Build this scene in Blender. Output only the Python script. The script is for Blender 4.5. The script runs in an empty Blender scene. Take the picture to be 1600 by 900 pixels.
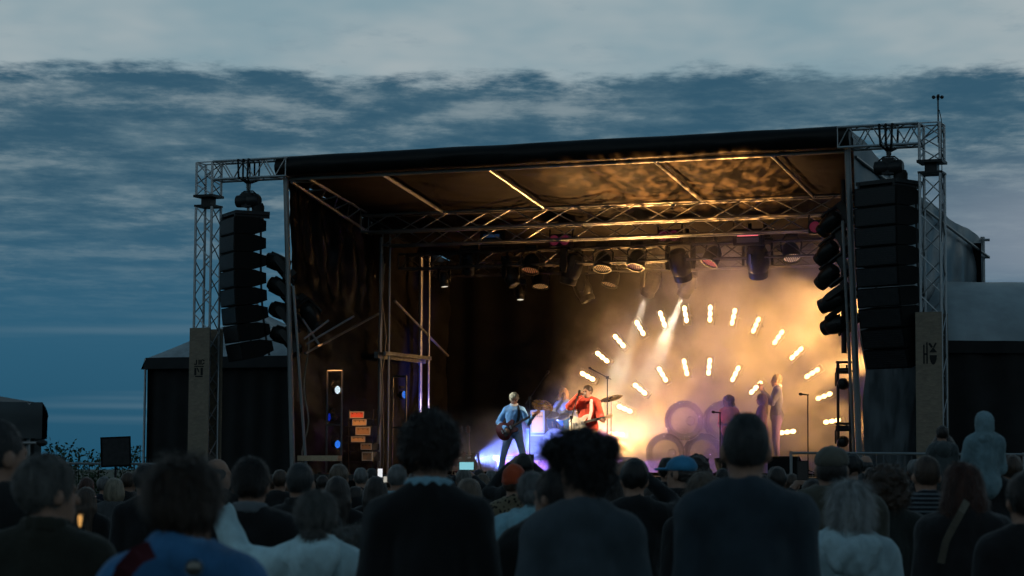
import bpy, math, random
import numpy as np
from mathutils import Vector, Matrix, Quaternion

R = math.radians
rnd = random.Random(7)
sc = bpy.context.scene
COL = sc.collection

# ------------------------------------------------------------------ camera
F = 3500.0                                  # focal length in pixels of the 1600 px wide photograph
CAMZ = 1.70
TILT = math.atan(285.0 / F)
ROLL = R(0.35)
cam_data = bpy.data.cameras.new('camera')
cam = bpy.data.objects.new('camera', cam_data)
COL.objects.link(cam)
cam_data.sensor_width = 36.0
cam_data.lens = 36.0 * F / 1600.0
cam_data.clip_start = 0.2
cam_data.clip_end = 4000.0
cam.rotation_mode = 'QUATERNION'
CAMM = Matrix.Rotation(math.pi / 2 + TILT, 3, 'X') @ Matrix.Rotation(ROLL, 3, 'Z')
cam.location = (0, 0, CAMZ)
cam.rotation_quaternion = CAMM.to_quaternion()
cam_data.dof.use_dof = True
cam_data.dof.focus_distance = 43.0
cam_data.dof.aperture_fstop = 5.0
sc.camera = cam

# ------------------------------------------------------------------ render settings
sc.render.engine = 'CYCLES'
sc.view_settings.view_transform = 'Standard'
sc.view_settings.look = 'None'
sc.view_settings.exposure = 0.0
sc.view_settings.gamma = 1.0
sc.cycles.use_denoising = True
try:
    sc.cycles.denoiser = 'OPENIMAGEDENOISE'
except Exception:
    pass
sc.cycles.use_adaptive_sampling = True
sc.cycles.adaptive_threshold = 0.03
sc.cycles.max_bounces = 5
sc.cycles.diffuse_bounces = 2
sc.cycles.glossy_bounces = 2
sc.cycles.transmission_bounces = 4
sc.cycles.transparent_max_bounces = 10
sc.cycles.volume_bounces = 1
sc.cycles.volume_step_rate = 0.45
sc.cycles.volume_max_steps = 96
sc.cycles.sample_clamp_indirect = 3.0
sc.cycles.sample_clamp_direct = 0.0
sc.cycles.caustics_reflective = False
sc.cycles.caustics_refractive = False

# ------------------------------------------------------------------ sky (dusk, sun already down)
world = bpy.data.worlds.new('World')
sc.world = world
world.use_nodes = True


class NT:
    """small wrapper to write node trees tersely"""
    def __init__(self, tree):
        self.t = tree
        tree.nodes.clear()
    def n(self, kind, ins=None, **kw):
        nd = self.t.nodes.new(kind)
        for k, v in kw.items():
            setattr(nd, k, v)
        for k, v in (ins or {}).items():
            s = nd.inputs[k]
            if isinstance(v, bpy.types.NodeSocket):
                self.t.links.new(v, s)
            else:
                s.default_value = v
        return nd
    def math(self, op, a, b=0.0, c=None, clamp=False):
        nd = self.t.nodes.new('ShaderNodeMath')
        nd.operation = op
        nd.use_clamp = clamp
        for i, v in enumerate((a, b, c)):
            if v is None:
                continue
            if isinstance(v, bpy.types.NodeSocket):
                self.t.links.new(v, nd.inputs[i])
            else:
                nd.inputs[i].default_value = v
        return nd.outputs[0]
    def ramp(self, fac, stops, interp='LINEAR'):
        nd = self.t.nodes.new('ShaderNodeValToRGB')
        cr = nd.color_ramp
        cr.interpolation = interp
        while len(cr.elements) > 1:
            cr.elements.remove(cr.elements[-1])
        for i, (p, c) in enumerate(stops):
            e = cr.elements[0] if i == 0 else cr.elements.new(p)
            e.position = p
            if not isinstance(c, (tuple, list)):
                c = (c, c, c)
            e.color = (c[0], c[1], c[2], 1)
        self.t.links.new(fac, nd.inputs[0])
        return nd.outputs[0]
    def smooth(self, v, lo, hi):
        nd = self.n('ShaderNodeMapRange', interpolation_type='SMOOTHSTEP')
        self.t.links.new(v, nd.inputs[0])
        nd.inputs[1].default_value = lo
        nd.inputs[2].default_value = hi
        return nd.outputs[0]
    def mix(self, fac, a, b, blend='MIX'):
        nd = self.t.nodes.new('ShaderNodeMix')
        nd.data_type = 'RGBA'
        nd.blend_type = blend
        for s, v in ((nd.inputs[0], fac), (nd.inputs[6], a), (nd.inputs[7], b)):
            if isinstance(v, bpy.types.NodeSocket):
                self.t.links.new(v, s)
            elif isinstance(v, (tuple, list)):
                s.default_value = (v[0], v[1], v[2], 1)
            else:
                s.default_value = v
        return nd.outputs[2]
    def noise(self, vec, scale, detail=4, rough=0.5, dist=0.0):
        nd = self.n('ShaderNodeTexNoise', {'Scale': scale, 'Detail': detail, 'Roughness': rough, 'Distortion': dist})
        if vec is not None:
            self.t.links.new(vec, nd.inputs['Vector'])
        return nd.outputs['Fac']


SUN_EL, SUN_ROT = R(-1.0), R(20.0)
w = NT(world.node_tree)
tc = w.n('ShaderNodeTexCoord')
nrm = w.n('ShaderNodeVectorMath', {0: tc.outputs['Generated']}, operation='NORMALIZE').outputs[0]
sep = w.n('ShaderNodeSeparateXYZ', {0: nrm})
X, Y, Z = sep.outputs
sky = w.n('ShaderNodeTexSky', sky_type='NISHITA')
sky.sun_disc = False
sky.sun_elevation = SUN_EL
sky.sun_rotation = SUN_ROT
sky.air_density = 1.0
sky.dust_density = 0.6
sky.ozone_density = 3.0
clear = w.mix(1.0, sky.outputs[0], (0.10, 0.10, 0.10), 'MULTIPLY')
# cloud layers are laid out on a flat layer high above the ground, so that they crowd towards the horizon
zz = w.math('ADD', w.math('MAXIMUM', Z, 0.0), 0.05)
px = w.math('DIVIDE', X, zz)
py = w.math('DIVIDE', Y, zz)
pl = w.n('ShaderNodeCombineXYZ', {0: px, 1: py, 2: 0.0}).outputs[0]
pls = w.n('ShaderNodeVectorMath', {0: pl, 1: (1.0, 0.62, 1.0)}, operation='MULTIPLY').outputs[0]
n_mid = w.noise(pls, 1.35, 4, 0.62)
plr = w.n('ShaderNodeVectorMath', {0: pl, 1: (0.80, 0.72, 1.0)}, operation='MULTIPLY').outputs[0]
n_row = w.noise(plr, 4.6, 6, 0.66)
n_hi = n_mid
# pale high veil
veil = w.mix(w.smooth(n_hi, 0.32, 0.70), (0.215, 0.330, 0.385), (0.375, 0.435, 0.455))
veil = w.mix(w.math('MULTIPLY', w.smooth(n_row, 0.56, 0.78), 0.6), veil, (0.200, 0.290, 0.345))
veil = w.mix(w.smooth(Z, 0.22, 0.75), veil, (0.050, 0.112, 0.165))     # the dusk sky darkens overhead
# the lower deck: blue-grey rolls with pale gaps that close up towards the horizon
gap = w.smooth(w.math('ADD', w.math('MULTIPLY', n_mid, 0.50), w.math('MULTIPLY', n_row, 0.70)), 0.585, 0.77)
gapfade = w.smooth(Z, 0.060, 0.150)
deck_dark = w.mix(w.smooth(n_row, 0.36, 0.64), (0.034, 0.096, 0.150), (0.085, 0.157, 0.206))
haze_col = w.mix(w.smooth(Z, 0.0, 0.10), (0.013, 0.094, 0.168), (0.030, 0.128, 0.218))
haze_col = w.mix(0.12, haze_col, clear)
streak = w.noise(w.n('ShaderNodeVectorMath', {0: nrm, 1: (2.0, 2.0, 60.0)}, operation='MULTIPLY').outputs[0], 1.6, 2, 0.5)
haze_col = w.mix(w.math('MULTIPLY', w.smooth(streak, 0.60, 0.75), 0.42), haze_col, (0.110, 0.190, 0.250))
deck = w.mix(w.smooth(Z, 0.045, 0.135), haze_col, deck_dark)
deck = w.mix(w.math('MULTIPLY', w.math('MULTIPLY', gap, gapfade), 0.66), deck, (0.260, 0.320, 0.345))
# afterglow low on the right, where the sun has gone down
az = w.math('ARCTAN2', X, Y)
glow = w.math('MULTIPLY', w.smooth(w.math('ABSOLUTE', w.math('SUBTRACT', az, 0.33)), 0.21, 0.08), w.math('MULTIPLY', w.smooth(Z, 0.070, 0.095), w.smooth(Z, 0.150, 0.105)))
deck = w.mix(w.math('MULTIPLY', glow, 0.75), deck, (0.255, 0.295, 0.350))
edge = w.math('ADD', Z, w.math('ADD', w.math('MULTIPLY', w.math('SUBTRACT', n_mid, 0.5), 0.026),
                               w.math('MULTIPLY', w.math('SUBTRACT', n_row, 0.5), 0.034)))
skycol = w.mix(w.smooth(edge, 0.169, 0.178), deck, veil)
below = w.smooth(Z, -0.02, 0.0)
skycol = w.mix(below, (0.006, 0.012, 0.016), skycol)
bg = w.n('ShaderNodeBackground', {'Color': skycol, 'Strength': 1.0})
wo = w.n('ShaderNodeOutputWorld', {'Surface': bg.outputs[0]})

# ------------------------------------------------------------------ places: pixel of the photograph + distance -> point
def ray(u, v):
    return CAMM @ Vector(((u - 800.0) / F, -(v - 450.0) / F, -1.0))
def at(u, v, Yd):
    d = ray(u, v)
    return Vector((0, 0, CAMZ)) + d * (Yd / d.y)
# the stage stands turned by TH; its own axes: EX along the front edge, EY to the back
SL = at(438, 735, 45.0); SL.z = 0
SR = at(1326, 735, 40.5); SR.z = 0
W = (SR - SL).length
EX = (SR - SL).normalized()
EZ = Vector((0, 0, 1))
EY = EZ.cross(EX)
TH = math.atan2(EX.y, EX.x)
def S(x, y, z):
    return SL + EX * x + EY * y + EZ * z
def st(u, v, sy):
    """pixel on the plane at depth sy of the stage -> stage x, z"""
    d = ray(u, v)
    o = Vector((0, 0, CAMZ))
    t = (sy - (o - SL).dot(EY)) / d.dot(EY)
    p = o + d * t
    return (p - SL).dot(EX), p.z
def sts(u, v, sy):
    x, z = st(u, v, sy)
    return S(x, sy, z)
def stx(u, v, sx):
    """pixel on the plane x = sx of the stage -> stage y, z"""
    d = ray(u, v)
    o = Vector((0, 0, CAMZ))
    t = (sx - (o - SL).dot(EX)) / d.dot(EX)
    p = o + d * t
    return (p - SL).dot(EY), p.z

# ------------------------------------------------------------------ materials
MATS = {}
def mat(name, col, rough=0.6, metal=0.0, spec=0.22, var=0.0, vscale=6.0, bump=0.0, bscale=40.0, emit=None, sheen=0.0, stretch=None, trans=0.0):
    if name in MATS:
        return MATS[name]
    m = bpy.data.materials.new(name)
    m.use_nodes = True
    t = NT(m.node_tree)
    out = t.n('ShaderNodeOutputMaterial')
    b = t.n('ShaderNodeBsdfPrincipled', {'Base Color': (*col, 1), 'Roughness': rough, 'Metallic': metal, 'Specular IOR Level': spec})
    if sheen:
        b.inputs['Sheen Weight'].default_value = sheen
    t.t.links.new(b.outputs[0], out.inputs[0])
    if var or bump:
        o = t.n('ShaderNodeTexCoord').outputs['Object']
        if stretch:
            o = t.n('ShaderNodeVectorMath', {0: o, 1: stretch}, operation='MULTIPLY').outputs[0]
    if var:
        nf = t.noise(o, vscale, 5, 0.6)
        lo = tuple(max(0, c * (1 - var)) for c in col)
        hi = tuple(min(1, c * (1 + var)) for c in col)
        c = t.mix(t.smooth(nf, 0.3, 0.7), lo, hi)
        t.t.links.new(c, b.inputs['Base Color'])
        rr = t.n('ShaderNodeMapRange', {0: nf, 3: max(0.05, rough - 0.12), 4: min(1, rough + 0.12)})
        t.t.links.new(rr.outputs[0], b.inputs['Roughness'])
    if bump:
        nb = t.noise(o, bscale, 4, 0.6)
        bp = t.n('ShaderNodeBump', {'Strength': bump, 'Distance': 0.02, 'Height': nb})
        t.t.links.new(bp.outputs[0], b.inputs['Normal'])
    if emit:
        b.inputs['Emission Color'].default_value = (*emit[0], 1)
        b.inputs['Emission Strength'].default_value = emit[1]
    MATS[name] = m
    return m

# ------------------------------------------------------------------ mesh building
class MB:
    def __init__(self):
        self.v, self.f = [], []
    def add(self, vs, fs):
        o = len(self.v)
        self.v += [Vector(p) for p in vs]
        self.f += [tuple(i + o for i in q) for q in fs]
        return self
    def box(self, c, s, ax=None):
        ax = ax or (Vector((1, 0, 0)), Vector((0, 1, 0)), Vector((0, 0, 1)))
        c = Vector(c)
        vs = [c + ax[0] * (s[0] * i / 2) + ax[1] * (s[1] * j / 2) + ax[2] * (s[2] * k / 2)
              for k in (-1, 1) for j in (-1, 1) for i in (-1, 1)]
        return self.add(vs, [(0, 2, 3, 1), (4, 5, 7, 6), (0, 1, 5, 4), (2, 6, 7, 3), (0, 4, 6, 2), (1, 3, 7, 5)])
    def tube(self, a, b, r, n=8, r2=None):
        return self.path([a, b], [r, r if r2 is None else r2], n)
    def path(self, pts, r, n=8, caps=True):
        pts = [Vector(p) for p in pts]
        rs = r if isinstance(r, (list, tuple)) else [r] * len(pts)
        vs, fs = [], []
        up = None
        for i, p in enumerate(pts):
            d = (pts[min(i + 1, len(pts) - 1)] - pts[max(i - 1, 0)]).normalized()
            if up is None:
                up = d.orthogonal().normalized()
            up = (up - d * up.dot(d)).normalized()
            sd = d.cross(up)
            for k in range(n):
                a = 2 * math.pi * k / n
                vs.append(p + (up * math.cos(a) + sd * math.sin(a)) * rs[i])
        for i in range(len(pts) - 1):
            for k in range(n):
                k2 = (k + 1) % n
                fs.append((i * n + k, i * n + k2, (i + 1) * n + k2, (i + 1) * n + k))
        if caps:
            fs.append(tuple(range(n - 1, -1, -1)))
            fs.append(tuple(range((len(pts) - 1) * n, len(pts) * n)))
        return self.add(vs, fs)
    def lathe(self, prof, o=(0, 0, 0), axis=(0, 0, 1), n=16):
        """prof: list of (radius, distance along axis)"""
        o, ax = Vector(o), Vector(axis).normalized()
        u = ax.orthogonal().normalized()
        q = ax.cross(u)
        vs, fs = [], []
        for r_, h in prof:
            for k in range(n):
                a = 2 * math.pi * k / n
                vs.append(o + ax * h + (u * math.cos(a) + q * math.sin(a)) * r_)
        for i in range(len(prof) - 1):
            for k in range(n):
                k2 = (k + 1) % n
                fs.append((i * n + k, i * n + k2, (i + 1) * n + k2, (i + 1) * n + k))
        if prof[0][0] > 1e-4:
            fs.append(tuple(range(n - 1, -1, -1)))
        if prof[-1][0] > 1e-4:
            fs.append(tuple(range((len(prof) - 1) * n, len(prof) * n)))
        return self.add(vs, fs)
    def prism(self, poly, ext):
        n = len(poly)
        poly = [Vector(p) for p in poly]
        ext = Vector(ext)
        vs = poly + [p + ext for p in poly]
        fs = [tuple(range(n - 1, -1, -1)), tuple(range(n, 2 * n))]
        fs += [(i, (i + 1) % n, n + (i + 1) % n, n + i) for i in range(n)]
        return self.add(vs, fs)
    def grid(self, fn, nu, nv):
        vs = [fn(i / nu, j / nv) for j in range(nv + 1) for i in range(nu + 1)]
        fs = [(j * (nu + 1) + i, j * (nu + 1) + i + 1, (j + 1) * (nu + 1) + i + 1, (j + 1) * (nu + 1) + i)
              for j in range(nv) for i in range(nu)]
        return self.add(vs, fs)
    def mesh(self, name, origin=(0, 0, 0), smooth=False):
        me = bpy.data.meshes.new(name)
        o = Vector(origin)
        me.from_pydata([tuple(p - o) for p in self.v], [], self.f)
        if smooth:
            me.shade_smooth()
            try:
                me.set_sharp_from_angle(angle=R(40))
            except Exception:
                pass
        me.update()
        return me
    def build(self, name, m, parent=None, smooth=False, origin=None, local=False):
        """local: vertices are already in the parent's own frame"""
        lo = Vector([min(p[i] for p in self.v) for i in range(3)])
        hi = Vector([max(p[i] for p in self.v) for i in range(3)])
        o = Vector(origin) if origin is not None else Vector(((lo.x + hi.x) / 2, (lo.y + hi.y) / 2, lo.z))
        ob = bpy.data.objects.new(name, self.mesh(name, o, smooth))
        COL.objects.link(ob)
        ob.data.materials.append(m)
        ob.location = o
        if parent is not None:
            ob.parent = parent
            if not local:
                ob.location = o - world_of(parent)
        return ob

def world_of(o):
    p = Vector((0, 0, 0))
    while o is not None:
        p += Vector(o.location)
        o = o.parent
    return p
def tag(o, label, cat, group=None):
    o['label'] = label
    o['category'] = cat
    if group:
        o['group'] = group
    return o
def thing(name, label, cat, loc=(0, 0, 0), group=None, rz=0.0):
    o = bpy.data.objects.new(name, None)
    o.empty_display_size = 0.3
    COL.objects.link(o)
    o.location = loc
    o.rotation_euler = (0, 0, rz)
    return tag(o, label, cat, group)
def struct(o, kind='structure'):
    o['kind'] = kind
    return o
_ROD = {}
def rod(name, a, b, r, m, parent, n=6):
    """one straight tube between two world points, sharing one unit mesh per material"""
    key = (m.name, n)
    if key not in _ROD:
        mb = MB().tube((0, 0, 0), (0, 0, 1), 1.0, n)
        me = mb.mesh('tube', (0, 0, 0), True)
        me.materials.append(m)
        _ROD[key] = me
    a, b = Vector(a), Vector(b)
    ob = bpy.data.objects.new(name, _ROD[key])
    COL.objects.link(ob)
    d = b - a
    ob.rotation_mode = 'QUATERNION'
    ob.rotation_quaternion = d.to_track_quat('Z', 'Y')
    ob.scale = (r, r, d.length)
    ob.parent = parent
    ob.location = a - (world_of(parent) if parent else Vector((0, 0, 0)))
    return ob
def truss(parent, a, b, up, w_, h_, bays, m, rc=0.025, rb=0.011, faces='tbfk', ends=True):
    """box truss from a to b: four chords and zigzag bracing, every tube an object"""
    a, b = Vector(a), Vector(b)
    d = (b - a).normalized()
    up = Vector(up)
    up = (up - d * up.dot(d)).normalized()
    sd = d.cross(up)
    cs = [(-1, -1), (1, -1), (1, 1), (-1, 1)]
    P = lambda t, c: a + (b - a) * t + sd * (c[0] * w_ / 2) + up * (c[1] * h_ / 2)
    for c in cs:
        rod('chord', P(0, c), P(1, c), rc, m, parent, 8)
    fc = {'b': (0, 1), 'f': (1, 2), 't': (2, 3), 'k': (3, 0)}
    for fk in faces:
        i, j = fc[fk]
        for k in range(bays):
            s, e = (i, j) if k % 2 == 0 else (j, i)
            rod('brace', P(k / bays, cs[s]), P((k + 1) / bays, cs[e]), rb, m, parent, 6)
        if ends:
            for t in (0.0, 1.0):
                rod('brace', P(t, cs[i]), P(t, cs[j]), rb, m, parent, 6)
from mathutils import noise as mnoise
def nz(x, y, z=0.0, s=1.0):
    return mnoise.noise(Vector((x * s, y * s, z * s)))

# ------------------------------------------------------------------ shared materials
M_ALU = mat('brushed_aluminium', (0.34, 0.35, 0.36), 0.40, 0.85, var=0.25, vscale=9, bump=0.05)
M_STEEL = mat('galvanised_steel', (0.26, 0.26, 0.26), 0.48, 0.7, var=0.3, vscale=7)
M_BLKMET = mat('black_painted_metal', (0.016, 0.016, 0.017), 0.42, 0.0, var=0.3, vscale=12)
M_BLKTRUSS = mat('black_truss_paint', (0.10, 0.095, 0.09), 0.40, 0.5, var=0.3, vscale=12)
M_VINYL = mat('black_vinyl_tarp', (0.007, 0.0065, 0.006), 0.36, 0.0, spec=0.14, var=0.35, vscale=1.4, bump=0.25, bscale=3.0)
M_ROOF = mat('grey_roof_tarp', (0.016, 0.013, 0.0105), 0.62, 0.0, spec=0.06, var=0.35, vscale=1.2, bump=0.5, bscale=2.2)
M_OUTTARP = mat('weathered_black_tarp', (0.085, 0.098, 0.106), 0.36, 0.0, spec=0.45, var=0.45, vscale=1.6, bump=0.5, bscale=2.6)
M_DRAPE = mat('black_serge_drape', (0.005, 0.0048, 0.0045), 0.95, 0.0, spec=0.1, var=0.3, vscale=3)
M_DECK = mat('stage_plywood', (0.035, 0.032, 0.030), 0.5, 0.0, var=0.4, vscale=3)
M_WOOD = mat('bare_timber', (0.42, 0.30, 0.19), 0.6, 0.0, var=0.25, vscale=10, stretch=(1, 1, 8))
M_TENT = mat('tent_black_cloth', (0.013, 0.013, 0.013), 0.75, 0.0, var=0.3, vscale=2)
M_TENTROOF = mat('tent_grey_roof', (0.24, 0.265, 0.275), 0.5, 0.0, var=0.35, vscale=1.5, bump=0.3, bscale=3)
M_MARQ = mat('marquee_dusty_roof', (0.27, 0.30, 0.31), 0.45, 0.0, var=0.22, vscale=0.9, bump=0.12, bscale=3)
M_RUB = mat('rubber_black', (0.012, 0.012, 0.012), 0.7)
M_GREY = mat('grey_paint', (0.19, 0.19, 0.20), 0.5)

def osb_material():
    m = bpy.data.materials.new('osb_board')
    m.use_nodes = True
    t = NT(m.node_tree)
    o = t.n('ShaderNodeTexCoord').outputs['Object']
    o2 = t.n('ShaderNodeVectorMath', {0: o, 1: (1, 1, 2.6)}, operation='MULTIPLY').outputs[0]
    vo = t.n('ShaderNodeTexVoronoi', {'Vector': o2, 'Scale': 11.0, 'Randomness': 1.0})
    n1 = t.noise(o, 30, 4, 0.6)
    c = t.mix(vo.outputs['Color'], (0.13, 0.102, 0.074), (0.24, 0.185, 0.13))
    c = t.mix(t.smooth(n1, 0.35, 0.7), c, (0.18, 0.138, 0.10))
    b = t.n('ShaderNodeBsdfPrincipled', {'Base Color': c, 'Roughness': 0.75})
    bp = t.n('ShaderNodeBump', {'Strength': 0.3, 'Distance': 0.01, 'Height': vo.outputs['Distance']})
    t.t.links.new(bp.outputs[0], b.inputs['Normal'])
    t.n('ShaderNodeOutputMaterial', {0: b.outputs[0]})
    return m
M_OSB = osb_material()

# ------------------------------------------------------------------ ground
def ground():
    m = bpy.data.materials.new('trodden_grass')
    m.use_nodes = True
    t = NT(m.node_tree)
    o = t.n('ShaderNodeTexCoord').outputs['Object']
    a = t.noise(o, 0.6, 6, 0.6)
    b_ = t.noise(o, 14, 5, 0.65)
    c = t.mix(t.smooth(a, 0.35, 0.65), (0.030, 0.042, 0.018), (0.060, 0.055, 0.030))
    c = t.mix(t.smooth(b_, 0.4, 0.7), c, (0.022, 0.034, 0.013))
    b = t.n('ShaderNodeBsdfPrincipled', {'Base Color': c, 'Roughness': 0.9})
    bp = t.n('ShaderNodeBump', {'Strength': 0.7, 'Distance': 0.05, 'Height': b_})
    t.t.links.new(bp.outputs[0], b.inputs['Normal'])
    t.n('ShaderNodeOutputMaterial', {0: b.outputs[0]})
    mb = MB()
    def fn(i, j):
        x = -1500 + 3000 * i
        y = -200 + 2800 * j
        return Vector((x, y, 0))
    mb.grid(fn, 30, 28)
    struct(mb.build('ground', m, origin=(0, 0, 0)))
ground()

# ------------------------------------------------------------------ the mobile stage
DZ = 1.60                                       # deck height
def roofz(y):
    if y < 3:
        return 7.60 - 0.45 * y / 3
    return 7.15 - 0.62 * (y - 3) / 5.5
stage = thing('concert_stage', 'large black roofed concert stage with rolled front valance and lit interior', 'stage', S(W / 2, 4, 0))
AX = (EX, EY, EZ)
for k in range(6):
    x0, x1 = W * k / 6, W * (k + 1) / 6
    MB().box(S((x0 + x1) / 2, 4.55, DZ - 0.06), (x1 - x0 - 0.012, 7.7, 0.12), AX).build('deck_panel', M_DECK, stage)
MB().grid(lambda i, j: S(-0.2 + (W + 0.4) * i, 0.66 + 0.03 * math.sin(i * 130), 0.02 + (DZ - 0.14) * j), 120, 2).build('deck_skirt', M_DRAPE, stage, True)
# valance: a long padded roll of tarp along the front of the roof
def valance(i, j):
    x = -0.14 + (W + 0.22) * i
    a = j * 2 * math.pi
    sag = 0.005 * math.sin(x * 2.1) + 0.008 * nz(x, 0, 3, 0.9)
    zc = 7.80 + sag * 0.5
    yy = -0.02 + 0.16 * math.cos(a) + 0.02 * nz(x, a, 1, 1.5)
    z = zc + 0.205 * math.sin(a) * (1 + 0.05 * nz(x, a, 7, 1.1))
    return S(x, yy, z)
mv = MB().grid(valance, 110, 18)
mv.v_end = None
mv.add([valance(0, j / 18) for j in range(18)], [tuple(range(18))])
mv.add([valance(1, j / 18) for j in range(18)], [tuple(range(17, -1, -1))])
mv.build('front_valance', M_VINYL, stage, True)
# roof sheet, sagging between the rafters
RAFX = [st(445, 280, 0.05)[0], st(597, 270, 0.05)[0], st(763, 263, 0.05)[0], 0, st(1022, 247, 0.05)[0], st(1205, 237, 0.05)[0], W - 0.1]
RAFX[3] = (RAFX[2] + RAFX[4]) / 2
def roof_sheet(top):
    def fn(i, j):
        x = -0.06 + (W + 0.12) * i
        y = 0.06 + 8.6 * j
        sag = 0
        for a_, b_ in zip(RAFX[:-1], RAFX[1:]):
            if a_ <= x <= b_:
                t = (x - a_) / (b_ - a_)
                sag = 0.10 * 4 * t * (1 - t)
        z = roofz(y) + 0.07 - sag * min(1, y * 2) + 0.035 * nz(x, y * 0.8, 2, 1.1) + 0.018 * nz(x + y, y - x, 5, 2.6)
        return S(x, y, z + (0.03 if top else 0))
    return fn
MB().grid(roof_sheet(False), 90, 60).build('roof_sheet', M_ROOF, stage, True)
MB().grid(lambda i, j: S(-0.10 + (W + 0.2) * i, 0.0 + 8.75 * j, roofz(8.75 * j) + 0.19 + 0.02 * nz(i * 12, j * 8, 0, 1.0)), 40, 20).build('roof_cover', M_OUTTARP, stage, True)
# rafters of the raised front canopy
for k in (1, 2, 4, 5):
    rod('rafter', S(RAFX[k], 0.10, 7.55), S(RAFX[k] + 0.02, 3.0, 7.10), 0.038, M_ALU, stage, 8)
ya, za = stx(580, 366, 0.12)
rod('rafter', S(0.10, 0.12, 7.50), S(0.12, ya, za), 0.036, M_ALU, stage, 8)
xb, zb = st(482, 279, 0.1)
xc, zc = st(572, 331, 2.9)
rod('rafter', S(xb, 0.12, zb), S(xc, 2.9, zc), 0.034, M_ALU, stage, 8)
for k in range(5):
    t0, t1 = k / 5, (k + 1) / 5
    p0 = S(0.10, 0.12, 7.50).lerp(S(0.12, ya, za), t0 * 0.85)
    p1 = S(xb, 0.12, zb).lerp(S(xc, 2.9, zc), (t0 + t1) / 2)
    rod('brace', p0, p1, 0.016, M_ALU, stage)
    rod('brace', p1, S(0.10, 0.12, 7.50).lerp(S(0.12, ya, za), t1 * 0.85), 0.016, M_ALU, stage)
rod('front_beam', S(0.0, 0.12, 7.56), S(W, 0.12, 7.56), 0.04, M_ALU, stage, 8)
# corner posts, leaning back to the deck
rod('corner_post', S(0.0, 0.05, 7.60), S(0.03, 0.60, 0.0), 0.055, M_STEEL, stage, 10)
rod('corner_post', S(0.10, 0.25, 5.4), S(0.20, 0.75, DZ), 0.03, M_ALU, stage, 8)
rod('corner_post', S(W, 0.05, 7.60), S(W + 0.02, 0.95, 0.0), 0.06, M_STEEL, stage, 10)
rod('corner_post', S(W - 0.16, 0.30, 6.3), S(W - 0.12, 0.95, DZ), 0.032, M_STEEL, stage, 8)
# the two lifting masts at the left, tied by a beam and braces
Y1, Y2 = stx(594, 560, 0.15)[0], stx(657, 560, 0.15)[0]
for yy in (Y1, Y2):
    rod('mast', S(0.15, yy, DZ), S(0.15, yy, roofz(yy) - 0.25), 0.045, M_ALU, stage, 8)
    rod('mast', S(0.33, yy + 0.06, DZ), S(0.33, yy + 0.06, roofz(yy) - 0.25), 0.025, M_ALU, stage, 8)
    rod('mast', S(W - 0.15, yy, DZ), S(W - 0.15, yy, roofz(yy) - 0.25), 0.045, M_ALU, stage, 8)
MB().box(S(0.15, (Y1 + Y2) / 2, 4.18), (0.10, Y2 - Y1 + 0.4, 0.14), AX).build('mast_beam', M_ALU, stage)
MB().box(S(0.33, (Y1 + Y2) / 2, 4.22), (0.05, Y2 - Y1 + 0.3, 0.08), AX).build('mast_beam', M_ALU, stage)
yq, zq = stx(617, 470, 0.2); yr, zr = stx(700, 556, 0.2)
rod('brace', S(0.2, yq, zq), S(0.2, yr, zr), 0.03, M_ALU, stage)
rod('brace', S(0.12, Y1, 5.10), S(0.12, 0.75, 4.05), 0.026, M_ALU, stage)
rod('brace', S(0.10, 0.75, 4.35), S(0.42, 1.2, 4.75), 0.024, M_ALU, stage)
rod('brace', S(0.08, 0.7, 4.75), S(0.28, 1.05, 4.25), 0.03, M_ALU, stage)
rod('brace', S(0.10, 0.85, 4.25), S(0.85, 1.5, 4.85), 0.022, M_ALU, stage)
# side walls and back
def wall_left(i, j):
    y = 0.25 + 8.3 * i
    zt = roofz(y) + 0.12
    y0 = 0.6 - 0.074 * (DZ + (zt - DZ) * j)      # front edge follows the leaning post
    yy = y + max(0, y0 + 0.2) * (1 - i)
    z = DZ + (zt - DZ) * j
    g = math.exp(-((y - 2.3) / 1.5) ** 2) * max(0, min(1, (j - 0.62) / 0.2))
    fold = 0.22 * g * math.sin(y * 11 + 2.5 * nz(y, z, 1, 1.3) + z * 2.0) + 0.08 * g * nz(y * 3, z * 2, 0, 1.0)
    big = 0.16 * nz(y * 0.6, z * 0.9 + y * 0.35, 4, 0.9) + 0.05 * nz(y + z, z * 2.2, 9, 1.6)
    return S(-0.18 + fold * 0.55 + big * 0.8, yy, z)
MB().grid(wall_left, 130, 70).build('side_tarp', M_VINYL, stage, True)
def wall_back(i, j):
    x = -0.6 + (W + 1.4) * i
    return S(x, 8.45 + 0.022 * math.sin(x * 7.0 + 1.4 * nz(x, 0, 0, 0.7)), DZ + (roofz(8.4) + 0.1 - DZ) * j)
MB().grid(wall_back, 160, 4).build('back_drape', M_DRAPE, stage, True)
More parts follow.
